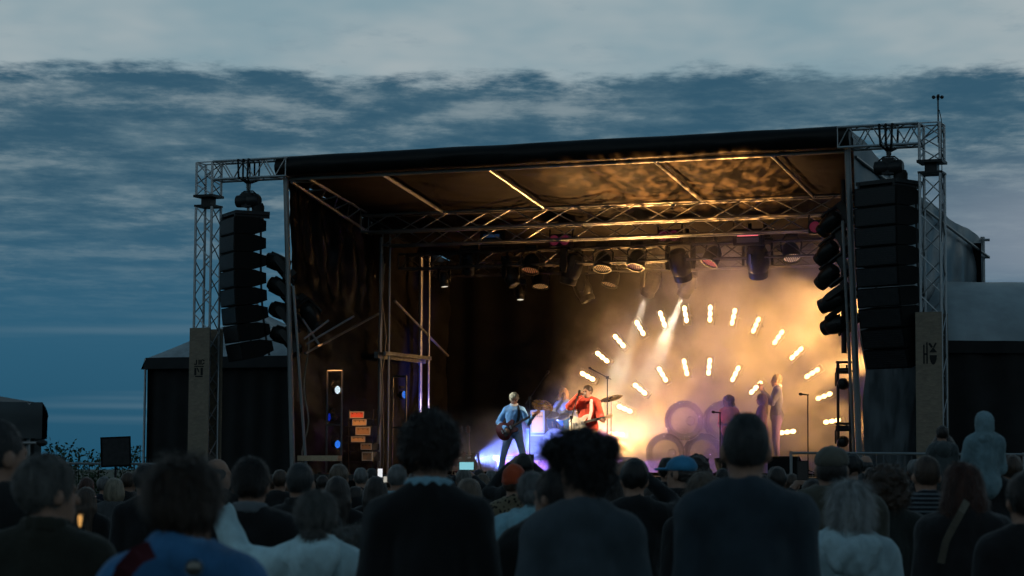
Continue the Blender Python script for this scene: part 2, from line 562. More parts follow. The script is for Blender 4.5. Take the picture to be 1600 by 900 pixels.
# right side: outer tarp, pulled outwards towards the rear, with a slit at the front edge
XC, ZC = st(1537, 372, 9.25)
def wall_right(i, j):
    s = i
    zt = 7.90 + (ZC - 7.90) * s - 0.16 * math.sin(math.pi * s) + 0.03 * math.sin(s * 23)
    zt2 = zt * (1 - j) + 0.15 * j
    y = (0.10 + 0.12 * (7.6 - zt2)) * (1 - s) + 9.25 * s
    if s < 0.08:
        y += max(0, 1 - abs(zt2 - 3.55) / 0.55) * 0.34 * (1 - s / 0.08)
    hip = min(1, j / 0.10)                          # the roof edge overhangs, the wall drops below it
    x = W + 0.10 + (XC - W - 0.10) * s - 0.06 * (1 - hip) * s + 0.06 * max(0, 0.25 - j) * s
    diag = math.sin((y * 1.5 + (7.9 - zt2) * 1.1) * 3.0 + 2.6 * nz(y, zt2, 2, 0.8))
    x += 0.045 * diag * s ** 0.5 * hip * (1 - 0.4 * j) + 0.05 * nz(y * 1.3, zt2 * 0.9, 6, 1.0) * s ** 0.4
    return S(x, y, zt2 + 0.02 * nz(y, zt2, 3, 2.0))
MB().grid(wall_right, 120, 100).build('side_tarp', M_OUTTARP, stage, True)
MB().path([S(W + 0.12 + (XC - W - 0.02) * q, 0.2 + 9.05 * q, 7.45 + (ZC - 0.42 - 7.45) * q) for q in [k / 20 for k in range(21)]], 0.03, 6).build('edge_rope', M_OUTTARP, stage, True)
rod('corner_post', S(XC - 0.03, 9.28, 0.0), S(XC - 0.03, 9.28, ZC + 0.03), 0.05, M_STEEL, stage, 8)
for dz_ in (0.04, 0.42):
    rod('pole_tip', S(XC - 0.05, 9.25, ZC - dz_), S(XC + 0.12, 9.3, ZC - dz_), 0.03, M_STEEL, stage, 6)
# timber ledge at the wing
p = [sts(u, 716, 0.75) for u in (468, 531)]
for k in range(3):
    a_, b_ = p[0].lerp(p[1], k / 3 + 0.004), p[0].lerp(p[1], (k + 1) / 3 - 0.004)
    MB().box((a_ + b_) / 2, ((b_ - a_).length, 0.2, 0.11), AX).build('timber_board', M_WOOD, stage)

# ------------------------------------------------------------------ trusses under the roof
def roof_truss(name, label, y, z, h, bays, m, x0=0.3, x1=None, rc=0.024):
    x1 = x1 if x1 is not None else W - 0.2
    t = thing(name, label, 'truss', S((x0 + x1) / 2, y, z))
    truss(t, S(x0, y, z), S(x1, y, z), EZ, 0.34, h, bays, m, rc, 0.013)
    return t
roof_truss('roof_truss', 'front aluminium roof truss catching amber light behind the canopy rafters', 3.05, 6.93, 0.36, 16, M_ALU)
roof_truss('roof_truss', 'second aluminium roof truss, just above the dark lighting truss', 4.1, 6.72, 0.32, 20, M_ALU)
roof_truss('lighting_truss', 'black lighting truss carrying the nearer row of hanging stage lamps', 4.9, 6.28, 0.32, 24, M_BLKTRUSS)
roof_truss('lighting_truss', 'black lighting truss at the back above the lamp arches', 6.7, 6.25, 0.30, 24, M_BLKTRUSS, rc=0.02)

# ------------------------------------------------------------------ PA wings: goalpost truss + tower + plywood cladding
def pa_wing(side, label):
    sgn = -1 if side == 'l' else 1
    xe = 0.0 if side == 'l' else W                   # stage corner
    out = 1.76 if side == 'l' else 1.56
    xt = xe + sgn * out
    t = thing('speaker_tower', label, 'truss tower', S(xt, 0, 0))
    hw = 0.37
    zc = 7.77
    # horizontal truss from the roof corner to the corner block
    truss(t, S(xe - sgn * 0.12, 0, zc), S(xt - sgn * 0.20, 0, zc), EZ, hw, hw, 7, M_ALU, 0.027, 0.013)
    # corner block
    truss(t, S(xt, 0, 7.28), S(xt, 0, zc + hw / 2), EX, hw, hw, 3, M_ALU, 0.027, 0.013)
    rod('brace', S(xt - sgn * 0.2, -hw / 2, zc - hw / 2), S(xt + sgn * hw / 2, -hw / 2, zc + hw / 2), 0.014, M_ALU, t)
    # sleeve between tower and block
    MB().box(S(xt, 0, 7.26), (0.46, 0.46, 0.05), AX).build('head_plate', M_BLKMET, t)
    MB().box(S(xt, 0, 7.16), (0.22, 0.22, 0.16), AX).build('sleeve', M_BLKMET, t)
    MB().box(S(xt, 0, 7.06), (0.43, 0.43, 0.04), AX).build('head_plate', M_BLKMET, t)
    truss(t, S(xt, 0, 0.1), S(xt, 0, 7.04), EX, hw, hw, 19, M_ALU, 0.027, 0.012)
    for kx in (-0.30, 0.30):                       # base outriggers
        MB().box(S(xt, kx, 0.06), (1.2, 0.10, 0.10), AX).build('base_beam', M_STEEL, t)
    # plywood cladding: three boards round the foot
    o = 0.035 if side == 'l' else 0.0
    MB().box(S(xt + o - 0.03, -0.26, 2.30), (0.47, 0.02, 4.50), AX).build('plywood_board', M_OSB, t)
    MB().box(S(xt + o - 0.255, 0.0, 2.30), (0.02, 0.50, 4.50), AX).build('plywood_board', M_OSB, t)
    MB().box(S(xt + o - 0.03, 0.26, 2.30), (0.47, 0.02, 4.50), AX).build('plywood_board', M_OSB, t)
    mark = mat('stencil_paint', (0.016, 0.015, 0.014), 0.8)
    fy = -0.274
    def pl(cx, cz, w_, h_, ang=0.0):
        c, s_ = math.cos(ang), math.sin(ang)
        ax = (EX * c + EZ * s_, EY, EZ * c - EX * s_)
        MB().box(S(xt + o - 0.03 + cx, fy, cz), (w_, 0.006, h_), ax).build('stencil_mark', mark, t)
    if side == 'l':
        zc_ = 3.72
        for cx in (-0.06, 0.0, 0.045): pl(cx, zc_ + 0.13, 0.026, 0.10)
        pl(-0.09, zc_ + 0.09, 0.05, 0.024); pl(0.10, zc_ + 0.165, 0.06, 0.022, -0.5); pl(0.10, zc_ + 0.10, 0.06, 0.022, 0.6)
        pl(0.0, zc_ + 0.045, 0.22, 0.020)
        pl(-0.085, zc_ - 0.06, 0.045, 0.15); pl(0.065, zc_ - 0.06, 0.05, 0.15); pl(-0.02, zc_ - 0.03, 0.025, 0.10, 0.5)
        pl(0.0, zc_ - 0.16, 0.17, 0.024)
    else:
        zc_ = 3.80
        pl(-0.085, zc_, 0.024, 0.34); pl(-0.03, zc_ + 0.02, 0.024, 0.38); pl(-0.058, zc_ + 0.0, 0.05, 0.03)
        pl(0.035, zc_ + 0.155, 0.04, 0.09, 0.6); pl(0.11, zc_ + 0.155, 0.03, 0.09, -0.5)
        mb = MB().prism([S(xt + o - 0.03 + a_, fy - 0.003, zc_ + b_) for a_, b_ in ((0.01, 0.03), (0.15, 0.03), (0.08, 0.12))], EY * 0.006)
        mb.build('stencil_mark', mark, t)
        arc = [(0.02 + 0.0 * k, 0.0) for k in range(1)] + [(0.08 + 0.065 * math.cos(a_), -0.02 + 0.17 * math.sin(a_)) for a_ in [-k * math.pi / 8 for k in range(9)]]
        MB().prism([S(xt + o - 0.03 + a_, fy - 0.003, zc_ + b_) for a_, b_ in arc[1:]], EY * 0.006).build('stencil_mark', mark, t)
    return xt
XT_L = pa_wing('l', 'left aluminium truss goalpost beside the stage, foot clad in plywood')
XT_R = pa_wing('r', 'right aluminium truss goalpost beside the stage, foot clad in plywood')

# ------------------------------------------------------------------ line arrays and their chain hoists
def cabinet_mesh():
    # seen from the side: tall front, tapering rear; local: front towards -y, width along x
    w_, hf, hr, d = 0.98, 0.345, 0.205, 0.66
    prof = [(-d / 2, -hf / 2), (0.08, -hf / 2), (d / 2, -hr / 2), (d / 2, hr / 2), (0.08, hf / 2), (-d / 2, hf / 2)]
    mb = MB().prism([Vector((-w_ / 2, y, z)) for y, z in prof], Vector((w_, 0, 0)))
    return mb
def grille_mesh():
    mb = MB()
    mb.box((0, -0.338, 0), (0.90, 0.016, 0.30))
    for k in range(7):
        mb.box((0, -0.349, -0.12 + 0.04 * k), (0.88, 0.006, 0.012))
    return mb
M_CAB = mat('speaker_black_textured', (0.006, 0.006, 0.006), 0.65, 0.0, spec=0.1, var=0.2, vscale=30, bump=0.2, bscale=120)
CABM = cabinet_mesh().mesh('cabinet'); CABM.materials.append(M_CAB)
GRIM = grille_mesh().mesh('grille'); GRIM.materials.append(M_BLKMET)
def line_array(x, ztop, n, yaw, label, droop):
    base = S(x, 0, 0)
    t = thing('line_array', label, 'speaker array', base + EZ * ztop)
    t.rotation_euler = (0, 0, yaw)
    yy, zz, tilt = 0.0, -0.20, 0.0
    for k in range(n):
        tilt = droop[k]
        ob = bpy.data.objects.new('cabinet', CABM)
        COL.objects.link(ob); ob.parent = t
        ob.location = (0, yy, zz); ob.rotation_euler = (tilt, 0, 0)
        g = bpy.data.objects.new('grille', GRIM)
        COL.objects.link(g); g.parent = ob
        for sx in (-0.5, 0.5):                    # rigging plates between the boxes
            MB().box((sx * 0.96, 0.22, 0), (0.02, 0.04, 0.37)).build('rigging_plate', M_BLKMET, ob, local=True)
        nt = droop[min(k + 1, n - 1)]
        zz -= 0.357 * math.cos((tilt + nt) / 2)
        yy += 0.357 * math.sin((tilt + nt) / 2) * 1.0
    MB().box((0, 0.05, 0.06), (0.94, 0.72, 0.07)).build('bumper_frame', M_BLKMET, t, local=True)
    for sx in (-0.4, 0.4):
        MB().box((sx, 0.05, 0.02), (0.05, 0.74, 0.12)).build('bumper_bar', M_BLKMET, t, local=True)
    return t
drp = [0.0, 0.01, 0.02, 0.04, 0.07, 0.11, 0.16, 0.22, 0.28]
xl, zl = st(380, 340, 0.0)
line_array(xl, zl, 8, TH - R(42), 'hanging black line array of stacked speaker boxes left of stage', drp)
xr, zr_ = st(1386, 292, 0.0)
line_array(xr, zr_, 9, TH - R(25), 'hanging black line array against the right side tarp', drp)
def hoist(u, v, zhook, label, sgn):
    x, z = st(u, v, 0)
    t = thing('chain_hoist', label, 'hoist', S(x, 0, z))
    mb = MB().lathe([(0.08, -0.27), (0.125, -0.25), (0.135, -0.05), (0.11, 0.0), (0.14, 0.04), (0.14, 0.22), (0.10, 0.26)], S(x, 0, z), EX, 14)
    mb.build('motor', M_BLKMET, t, True)
    MB().box(S(x, 0, z + 0.02), (0.22, 0.2, 0.30), AX).build('gearbox', M_BLKMET, t)
    MB().path([S(x - 0.2, 0, z + 0.12), S(x - 0.1, 0, z + 0.20), S(x + 0.1, 0, z + 0.20), S(x + 0.2, 0, z + 0.12)], 0.015, 6).build('handle', M_BLKMET, t)
    MB().lathe([(0.10, 0), (0.13, -0.06), (0.12, -0.45), (0.08, -0.5)], S(x + sgn * 0.2, 0.05, z - 0.05), EZ, 12).build('chain_bag', M_RUB, t, True)
    # hook and chain, one ring after another, up to the truss
    n = 7
    z0, z1 = z + 0.20, zhook
    for k in range(n):
        zc = z0 + (z1 - z0) * (k + 0.5) / n
        hh = (z1 - z0) / n * 0.68
        ax = EX if k % 2 else EY
        r_ = 0.016 if k < 3 else 0.024
        pts = [S(x, 0, zc) + ax * (0.035 * math.cos(a_)) + EZ * (hh * math.sin(a_)) for a_ in [2 * math.pi * q / 10 for q in range(11)]]
        MB().path(pts, r_, 6).build('chain_link', M_STEEL, t, True)
    rod('load_hook', S(x, 0, z - 0.12), S(x, 0, z - 0.36), 0.03, M_STEEL, t)
    for dx in (-0.10, 0.0, 0.10):                  # black slings round the truss
        MB().path([S(x + dx * 0.3, -0.02, zhook), S(x + dx, -0.235, 7.60), S(x + dx * 1.2, -0.235, 7.96), S(x + dx * 1.2, 0.235, 7.99), S(x + dx, 0.235, 7.58), S(x + dx * 0.3, 0.02, zhook)], 0.022, 6).build('sling', M_RUB, t)
hoist(388, 314, 7.50, 'black chain hoist above the left hanging speaker array', 1)
hoist(1389, 262, 7.50, 'black chain hoist above the right hanging speaker array', 1)

# ------------------------------------------------------------------ wind gauge on the right tower
t = thing('wind_gauge', 'thin pole with spinning cups on top of the right truss tower', 'wind gauge', S(XT_R + 0.12, 0, 7.97))
rod('pole', S(XT_R + 0.12, 0, 7.6), S(XT_R + 0.12, 0, 8.42), 0.014, M_BLKMET, t)
top = S(XT_R + 0.12, 0, 8.44)
for k in range(3):
    a_ = k * 2.1 + 0.4
    e = top + Vector((math.cos(a_), math.sin(a_), 0)) * 0.085
    rod('arm', top, e, 0.008, M_BLKMET, t)
    MB().lathe([(0.0, -0.035), (0.025, -0.025), (0.036, 0.0), (0.030, 0.02), (0.0, 0.012)], e, Vector((-math.sin(a_), math.cos(a_), 0)), 10).build('cup', M_BLKMET, t, True)
MB().lathe([(0.02, -0.06), (0.026, -0.02), (0.026, 0.01), (0.01, 0.03)], top, EZ, 10).build('hub', M_BLKMET, t, True)
MB().path([S(XT_R + 0.14, 0, 8.2), S(XT_R + 0.2, -0.1, 8.0), S(XT_R + 0.22, -0.2, 7.2), S(XT_R + 0.23, -0.2, 6.4), S(XT_R + 0.20, -0.2, 5.8)], 0.008, 5).build('cable', M_RUB, t)

# ------------------------------------------------------------------ tents
def pyramid_tent():
    # black walled pagoda tent left of the stage, behind the tower
    a = at(224, 735, 50.5); a.z = 0                 # left front corner
    sx, sy = 3.9, 3.9
    P = lambda x, y, z: a + EX * x + EY * y + EZ * z
    t = thing('pagoda_tent', 'black walled tent with grey pyramid roof behind the left tower', 'tent', P(sx / 2, sy / 2, 0))
    ez = (735 - 566) / F * 51 + CAMZ + 0.0
    apex = P(1.75, sy / 2, ez + 1.18)
    cs = [(0, 0), (sx, 0), (sx, sy), (0, sy)]
    for k in range(4):
        c0, c1 = cs[k], cs[(k + 1) % 4]
        A, B = P(c0[0], c0[1], ez), P(c1[0], c1[1], ez)
        out = ((A + B) / 2 - P(sx / 2, sy / 2, ez)).normalized()
        def slope(i, j, A=A, B=B):
            e = A.lerp(B, i)
            q = e.lerp(apex, j * 0.995)
            q.z -= 0.06 * math.sin(math.pi * j) * (0.6 + 0.4 * math.sin(math.pi * i)) 
            q.z += 0.02 * nz(q.x, q.y, q.z, 2.0)
            return q
        MB().grid(slope, 24, 14).build('roof_panel', M_TENTROOF, t, True)
        def val(i, j, A=A, B=B, out=out):
            return A.lerp(B, i) + out * (0.10 * j + 0.02 * math.sin(i * 40) * j) + EZ * (0.02 - 0.26 * j)
        MB().grid(val, 40, 3).build('valance', M_TENT, t, True)
        def wl(i, j, A=A, B=B, out=out):
            e = A.lerp(B, i)
            return Vector((e.x, e.y, 0.02 + (ez - 0.04) * j)) - out * (0.08 + 0.03 * math.sin(i * 50 + math.sin(j * 3)))
        MB().grid(wl, 60, 4).build('wall_panel', M_TENT, t, True)
        rod('pole', Vector((A.x, A.y, 0)), A, 0.03, M_ALU, t)
    MB().lathe([(0.05, 0), (0.04, 0.2), (0.0, 0.3)], apex - EZ * 0.06, EZ, 8).build('roof_tip', M_TENTROOF, t)
pyramid_tent()
def gazebo():
    c = at(64, 735, 21.0); c.z = 0                  # right front corner
    L = 3.0
    P = lambda x, y, z: c + Vector((-0.972, -0.235, 0)) * x + Vector((-0.235, 0.972, 0)) * y + EZ * z
    t = thing('gazebo', 'dark pop-up gazebo with sloping canopy at the left edge', 'gazebo', P(L / 2, L / 2, 0))
    M = mat('gazebo_teal_cloth', (0.040, 0.047, 0.049), 0.55, var=0.25, vscale=1.5, bump=0.2, bscale=2.5)
    ez = 2.30
    apex = P(L / 2, L / 2, 2.75)
    cs = [(0, 0), (0, L), (L, L), (L, 0)]
    for k in range(4):
        A, B = P(*cs[k], ez), P(*cs[(k + 1) % 4], ez)
        out = ((A + B) / 2 - P(L / 2, L / 2, ez)).normalized()
        MB().grid(lambda i, j, A=A, B=B: A.lerp(B, i).lerp(apex, j * 0.99) - EZ * 0.06 * math.sin(math.pi * j) , 12, 8).build('roof_panel', M, t, True)
        MB().grid(lambda i, j, A=A, B=B, out=out: A.lerp(B, i) + out * (0.05 * math.sin(min(1, j * 3) * 1.57) + 0.012 * nz(i * 9, j * 4, k, 1)) - EZ * (0.34 * j) + EZ * 0.01, 30, 8).build('valance', M, t, True)
        MB().grid(lambda i, j, A=A, B=B, out=out: Vector((A.lerp(B, i).x, A.lerp(B, i).y, 0.02 + 2.1 * j)) - out * (0.05 + 0.02 * math.sin(i * 30 + 2 * j)), 40, 5).build('wall_panel', M, t, True)
        rod('leg', Vector((A.x, A.y, 0)) - out * 0.12, A - out * 0.12, 0.02, M_STEEL, t)
    k_ = at(66, 692, 20.8)
    MB().lathe([(0.012, -0.06), (0.03, -0.03), (0.034, 0.01), (0.02, 0.045)], k_, EX, 10).build('frame_knob', M_BLKMET, t, True)
    rod('frame_bar', k_ - EX * 0.02, k_ - EX * 0.4, 0.014, M_STEEL, t)
gazebo()
def marquee():
    a = at(1478, 735, 43.5); a.z = 0
    L, D = 9.0, 6.0
    P = lambda x, y, z: a + Vector((x, y, 0)) + EZ * z
    t = thing('marquee', 'long dark marquee with pale dusty roof at the right edge', 'marquee', P(L / 2, D / 2, 0))
    e = (735 - 530) / F * 43.5 + CAMZ
    r_ = (735 - 433) / F * 46.0 + CAMZ
    def roof(i, j):
        x = L * i
        c = min(1, i / 0.035)                      # rounded end
        c = math.sqrt(max(0, 1 - (1 - c) ** 2))
        s = j
        y = D * 0.45 * s
        z = e + (r_ - e) * math.sin(s * math.pi / 2) ** 0.8
        z = e + (z - e) * (0.82 + 0.18 * c) - 0.03
        x = x - 0.22 * math.sin(s * 3) * (1 - c)
        return P(x - 0.0, y + 0.15 * (1 - c), z + 0.02 * nz(x, y, 0, 1.2))
    MB().grid(roof, 60, 24).build('roof_sheet', M_MARQ, t, True)
    MB().grid(lambda i, j: roof(i, 1 - j) + Vector((0, D * 0.55 * 2 * 0 + (D * 0.9 - 2 * roof(i, 1 - j).y + 2 * a.y) * 1.0, 0)), 60, 24).build('roof_sheet', M_MARQ, t, True)
    MB().grid(lambda i, j: P(L * i, -0.03 - 0.03 * math.sin(i * 60), e + 0.02 - 0.24 * j), 120, 2).build('valance', M_TENT, t, True)
    MB().grid(lambda i, j: P(L * i, 0.05 + 0.04 * math.sin(i * 70 + j) + 0.12 * nz(i * 7, j * 3, 0, 1.0), 0.02 + (e - 0.1) * j), 120, 8).build('wall_panel', M_TENT, t, True)
    MB().grid(lambda i, j: P(0.03 + 0.03 * math.sin(i * 40), 0.05 + D * 0.85 * i, 0.02 + (e - 0.1) * j), 50, 4).build('wall_panel', M_TENT, t, True)
    for x in (0.0, L / 3, 2 * L / 3, L):
        rod('pole', P(x, 0.02, 0), P(x, 0.02, e), 0.035, M_STEEL, t)
marquee()

# ------------------------------------------------------------------ steel mesh fences
def fence(a, b, h, label):
    a, b = Vector(a), Vector(b)
    t = thing('fence_panel', label, 'fence', (a + b) / 2, 'steel mesh fence panels')
    d = (b - a).normalized(); n = int((b - a).length / 0.11)
    rod('post', a, a + EZ * h, 0.022, M_STEEL, t)
    rod('post', b, b + EZ * h, 0.022, M_STEEL, t)
    rod('rail', a + EZ * (h - 0.03), b + EZ * (h - 0.03), 0.021, M_STEEL, t)
    rod('rail', a + EZ * 0.15, b + EZ * 0.15, 0.021, M_STEEL, t)
    mb = MB()
    for k in range(1, n):
        q = a.lerp(b, k / n)
        mb.tube(q + EZ * 0.15, q + EZ * (h - 0.03), 0.0022, 4)
    for z in (0.5, 0.9, 1.3, 1.65):
        mb.tube(a + EZ * z, b + EZ * z, 0.0022, 4)
    struct(mb.build('wire_mesh', M_STEEL, t), 'stuff')
    for q in (a, b):
        MB().box(q + EZ * 0.06, (0.6, 0.22, 0.12)).build('foot_block', M_RUB, t)
A0 = at(1236, 735, 34.0); A0.z = 0
A1 = at(1600, 735, 34.6); A1.z = 0
A2 = A1 + (A1 - A0)
fence(A0, A1, 2.02, 'grey mesh fence panel in front of the right tower')
B0 = at(104, 735, 38.0); B0.z = 0
B1 = at(290, 735, 37.0); B1.z = 0
fence(B0, B1, 1.80, 'grey mesh fence panel left of the pagoda tent')
fence(B0 - (B1 - B0) * 1.02, B0 - (B1 - B0) * 0.01, 1.80, 'grey mesh fence panel beside the pop-up gazebo')

# ------------------------------------------------------------------ black loudspeaker on a stand at far left
t = thing('loudspeaker', 'black box on a pole above the left crowd, near the bushes', 'speaker', Vector((at(181, 735, 37.6).x, 37.6, 0)))
c = at(181, 706, 37.6)
MB().box(c, (0.50, 0.42, 0.50), (Vector((0.983, 0.176, 0.05)), Vector((-0.176, 0.984, 0)), Vector((-0.05, 0, 1)))).build('cabinet', M_CAB, t)
MB().box(c - Vector((-0.176, 0.984, 0)) * 0.217, (0.44, 0.012, 0.44), (Vector((0.983, 0.176, 0.05)), Vector((-0.176, 0.984, 0)), Vector((-0.05, 0, 1)))).build('grille', M_BLKMET, t)
rod('pole', Vector((c.x, c.y, 0)), c - EZ * 0.25, 0.02, M_BLKMET, t)
for k in range(3):
    a_ = k * 2.094
    rod('leg', Vector((c.x, c.y, 0.5)), Vector((c.x + 0.5 * math.cos(a_), c.y + 0.5 * math.sin(a_), 0.01)), 0.014, M_BLKMET, t)

# ------------------------------------------------------------------ shrubs behind the left fence
M_LEAF = mat('shrub_leaf', (0.035, 0.060, 0.028), 0.6, var=0.4, vscale=3)
M_BARK = mat('shrub_bark', (0.06, 0.048, 0.036), 0.85, var=0.3)
def shrub(u, Yd, h, spread, label, seed):
    rr = random.Random(seed)
    o = at(u, 735, Yd); o.z = 0
    t = thing('shrub', label, 'shrub', o, 'shrubs behind the left fence')
    wood, leaf = MB(), MB()
    for s in range(12):
        a_ = rr.uniform(0, 6.28); tl = rr.uniform(0.5, 1.0) * h
        ln = rr.uniform(0.1, 1.0) * spread
        pts = [o + Vector((math.cos(a_) * ln * t_ ** 1.3, math.sin(a_) * ln * t_ ** 1.3, tl * t_)) for t_ in (0, 0.3, 0.6, 0.85, 1.0)]
        wood.path(pts, [0.03, 0.022, 0.015, 0.01, 0.004], 5)
        for q in range(95):
            t_ = rr.uniform(0.22, 1.02)
            b = o + Vector((math.cos(a_) * ln * t_ ** 1.3, math.sin(a_) * ln * t_ ** 1.3, tl * t_))
            d = Vector((rr.gauss(0, 1), rr.gauss(0, 1), rr.gauss(0.25, 0.7))).normalized()
            b = b + d * rr.uniform(0.0, 0.30) * spread * (1.15 - t_ * 0.7)
            sd = d.cross(Vector((rr.gauss(0, 1), rr.gauss(0, 1), rr.gauss(0, 1)))).normalized()
            l_ = rr.uniform(0.07, 0.15)
            leaf.add([b, b + d * l_ * 0.5 + sd * l_ * 0.24, b + d * l_, b + d * l_ * 0.5 - sd * l_ * 0.24], [(0, 1, 2, 3)])
    wood.build('stem', M_BARK, t)
    struct(leaf.build('foliage', M_LEAF, t), 'stuff')
shrub(92, 52, 2.45, 0.9, 'leafy shrub rising beside the gazebo corner', 3)
shrub(126, 55, 2.10, 1.2, 'low shrub behind the left fence', 4)
shrub(152, 56, 2.15, 0.8, 'small shrub just left of the black speaker box', 6)
shrub(216, 54, 2.40, 0.75, 'shrub squeezed between the speaker box and the pagoda tent', 5)
# ------------------------------------------------------------------ lamps
def emis(name, col, strength, base=(0.02, 0.02, 0.02)):
    return mat(name, base, 0.3, emit=(col, strength))
E_WARM = emis('lamp_filament_warm', (1.0, 0.64, 0.27), 7.5)
E_WARM2 = emis('lamp_filament_soft', (1.0, 0.62, 0.25), 6.0)
M_HOUS = mat('lamp_housing', (0.016, 0.016, 0.015), 0.35, 0.0, var=0.3, vscale=20)
M_DULL = mat('lens_dark_glass', (0.06, 0.06, 0.065), 0.12, 0.0)

def spot(name, pos, aim, power, col, angle, blend=0.4, radius=0.08, parent=None):
    l = bpy.data.lights.new(name, 'SPOT')
    l.energy = power
    l.color = col
    l.spot_size = R(angle)
    l.spot_blend = blend
    l.shadow_soft_size = radius
    o = bpy.data.objects.new(name, l)
    COL.objects.link(o)
    o.rotation_mode = 'QUATERNION'
    o.rotation_quaternion = (Vector(aim) - Vector(pos)).to_track_quat('-Z', 'Y')
    o.location = Vector(pos) - (world_of(parent) if parent else Vector((0, 0, 0)))
    if parent:
        o.parent = parent
    return o
def reflection_mask(o, scale, lo, hi):
    """break a lamp's light up into streaks that mimic reflections on the tarp"""
    l = o.data
    l.use_nodes = True
    t = NT(l.node_tree)
    c = t.n('ShaderNodeTexCoord').outputs['Normal']
    c = t.n('ShaderNodeVectorMath', {0: c, 1: (1.0, 2.6, 1.0)}, operation='MULTIPLY').outputs[0]
    f = t.smooth(t.noise(c, scale, 2, 0.5, 0.6), lo, hi)
    e = t.n('ShaderNodeEmission', {'Color': (1, 1, 1, 1), 'Strength': f})
    t.n('ShaderNodeOutputLight', {0: e.outputs[0]})

def moving_head(pos, aim, label, lens=None, s=1.0, light=None, up=None, group='moving head lamps on the rig'):
    """pos: pivot of the head; hangs from a clamp along up (towards the pipe)"""
    pos, aim = Vector(pos), Vector(aim).normalized()
    up = Vector(up or EZ).normalized()
    sd = aim.cross(up)
    sd = sd.normalized() if sd.length > 0.05 else up.orthogonal().normalized()
    fw = up.cross(sd)
    ax = (sd, fw, up)
    t = thing('moving_head_lamp', label, 'stage lamp', pos + up * 0.55 * s, group)
    MB().box(pos + up * 0.42 * s, (0.40 * s, 0.27 * s, 0.13 * s), ax).build('base', M_HOUS, t)
    MB().box(pos + up * 0.34 * s, (0.44 * s, 0.15 * s, 0.05 * s), ax).build('yoke', M_HOUS, t)
    for k in (-1, 1):
        MB().prism([pos + sd * (k * 0.205 * s) + fw * a_ * s + up * b_ * s for a_, b_ in
                    ((-0.07, 0.34), (0.07, 0.34), (0.075, 0.05), (0.045, -0.07), (-0.045, -0.07), (-0.075, 0.05))], sd * (0.035 * s * k)).build('yoke_arm', M_HOUS, t)
        MB().tube(pos + up * 0.47 * s + sd * (k * 0.12 * s), pos + up * 0.58 * s + sd * (k * 0.12 * s), 0.03 * s, 8).build('clamp', M_BLKMET, t)
    h = MB().lathe([(0.05 * s, -0.28 * s), (0.12 * s, -0.25 * s), (0.17 * s, -0.14 * s), (0.18 * s, 0.02 * s), (0.165 * s, 0.12 * s),
                    (0.15 * s, 0.15 * s), (0.155 * s, 0.17 * s), (0.15 * s, 0.26 * s), (0.135 * s, 0.27 * s), (0.125 * s, 0.24 * s)], pos, aim, 18).build('head', M_HOUS, t, True)
    for a_ in (0.6, 2.2, 3.8, 5.3):               # cooling fins and handles on the shell
        q = sd * math.cos(a_) + aim.cross(sd) * math.sin(a_)
        MB().box(pos + q * 0.165 * s - aim * 0.10 * s, (0.05 * s, 0.03 * s, 0.16 * s), (q.cross(aim), q, aim)).build('fin', M_BLKMET, h)
    MB().lathe([(0.0, 0.262 * s), (0.08 * s, 0.258 * s), (0.128 * s, 0.246 * s)], pos, aim, 18).build('lens', lens or M_DULL, h, True)
    if light:
        spot('beam', pos + aim * 0.30 * s, pos + aim * 2, light[0], light[1], light[2], light[3] if len(light) > 3 else 0.3, 0.05, t)
    return t
def par_can(pos, aim, label, lens, s=1.0, group='wash lamps on the rig', light=None):
    pos, aim = Vector(pos), Vector(aim).normalized()
    up = EZ
    sd = aim.cross(up)
    sd = sd.normalized() if sd.length > 0.05 else Vector((1, 0, 0))
    t = thing('wash_lamp', label, 'stage lamp', pos + up * 0.42 * s, group)
    c = MB().lathe([(0.04 * s, -0.24 * s), (0.10 * s, -0.22 * s), (0.165 * s, -0.12 * s), (0.185 * s, 0.0), (0.185 * s, 0.14 * s), (0.20 * s, 0.15 * s), (0.20 * s, 0.17 * s), (0.172 * s, 0.17 * s), (0.172 * s, 0.12 * s)], pos, aim, 20).build('can', M_HOUS, t, True)
    l = MB().lathe([(0.0, 0.135 * s), (0.10 * s, 0.133 * s), (0.176 * s, 0.128 * s)], pos, aim, 20).build('lens', lens, c, True)
    cells = MB()                                   # honeycomb of small emitters in the face
    q = aim.cross(sd)
    for i in range(-3, 4):
        for j in range(-3, 4):
            a_, b_ = (i + 0.5 * (j % 2)) * 0.046 * s, j * 0.042 * s
            if a_ * a_ + b_ * b_ < (0.155 * s) ** 2:
                o = pos + sd * a_ + q * b_ + aim * 0.138 * s
                cells.lathe([(0.019 * s, 0.0), (0.014 * s, 0.008 * s)], o, aim, 6)
    cells.build('led_cells', M_DULL, c)
    MB().path([pos + sd * 0.20 * s, pos + sd * 0.225 * s + up * 0.2 * s, pos + sd * 0.12 * s + up * 0.33 * s, pos - sd * 0.12 * s + up * 0.33 * s, pos - sd * 0.225 * s + up * 0.2 * s, pos - sd * 0.20 * s], 0.018 * s, 6).build('yoke', M_BLKMET, t)
    MB().box(pos + up * 0.37 * s, (0.26 * s, 0.10 * s, 0.08 * s), (sd, up.cross(sd), up)).build('clamp', M_BLKMET, t)
    if light:
        spot('beam', pos + aim * 0.2 * s, pos + aim * 2, light[0], light[1], light[2], 0.6, 0.1, t)
    return t
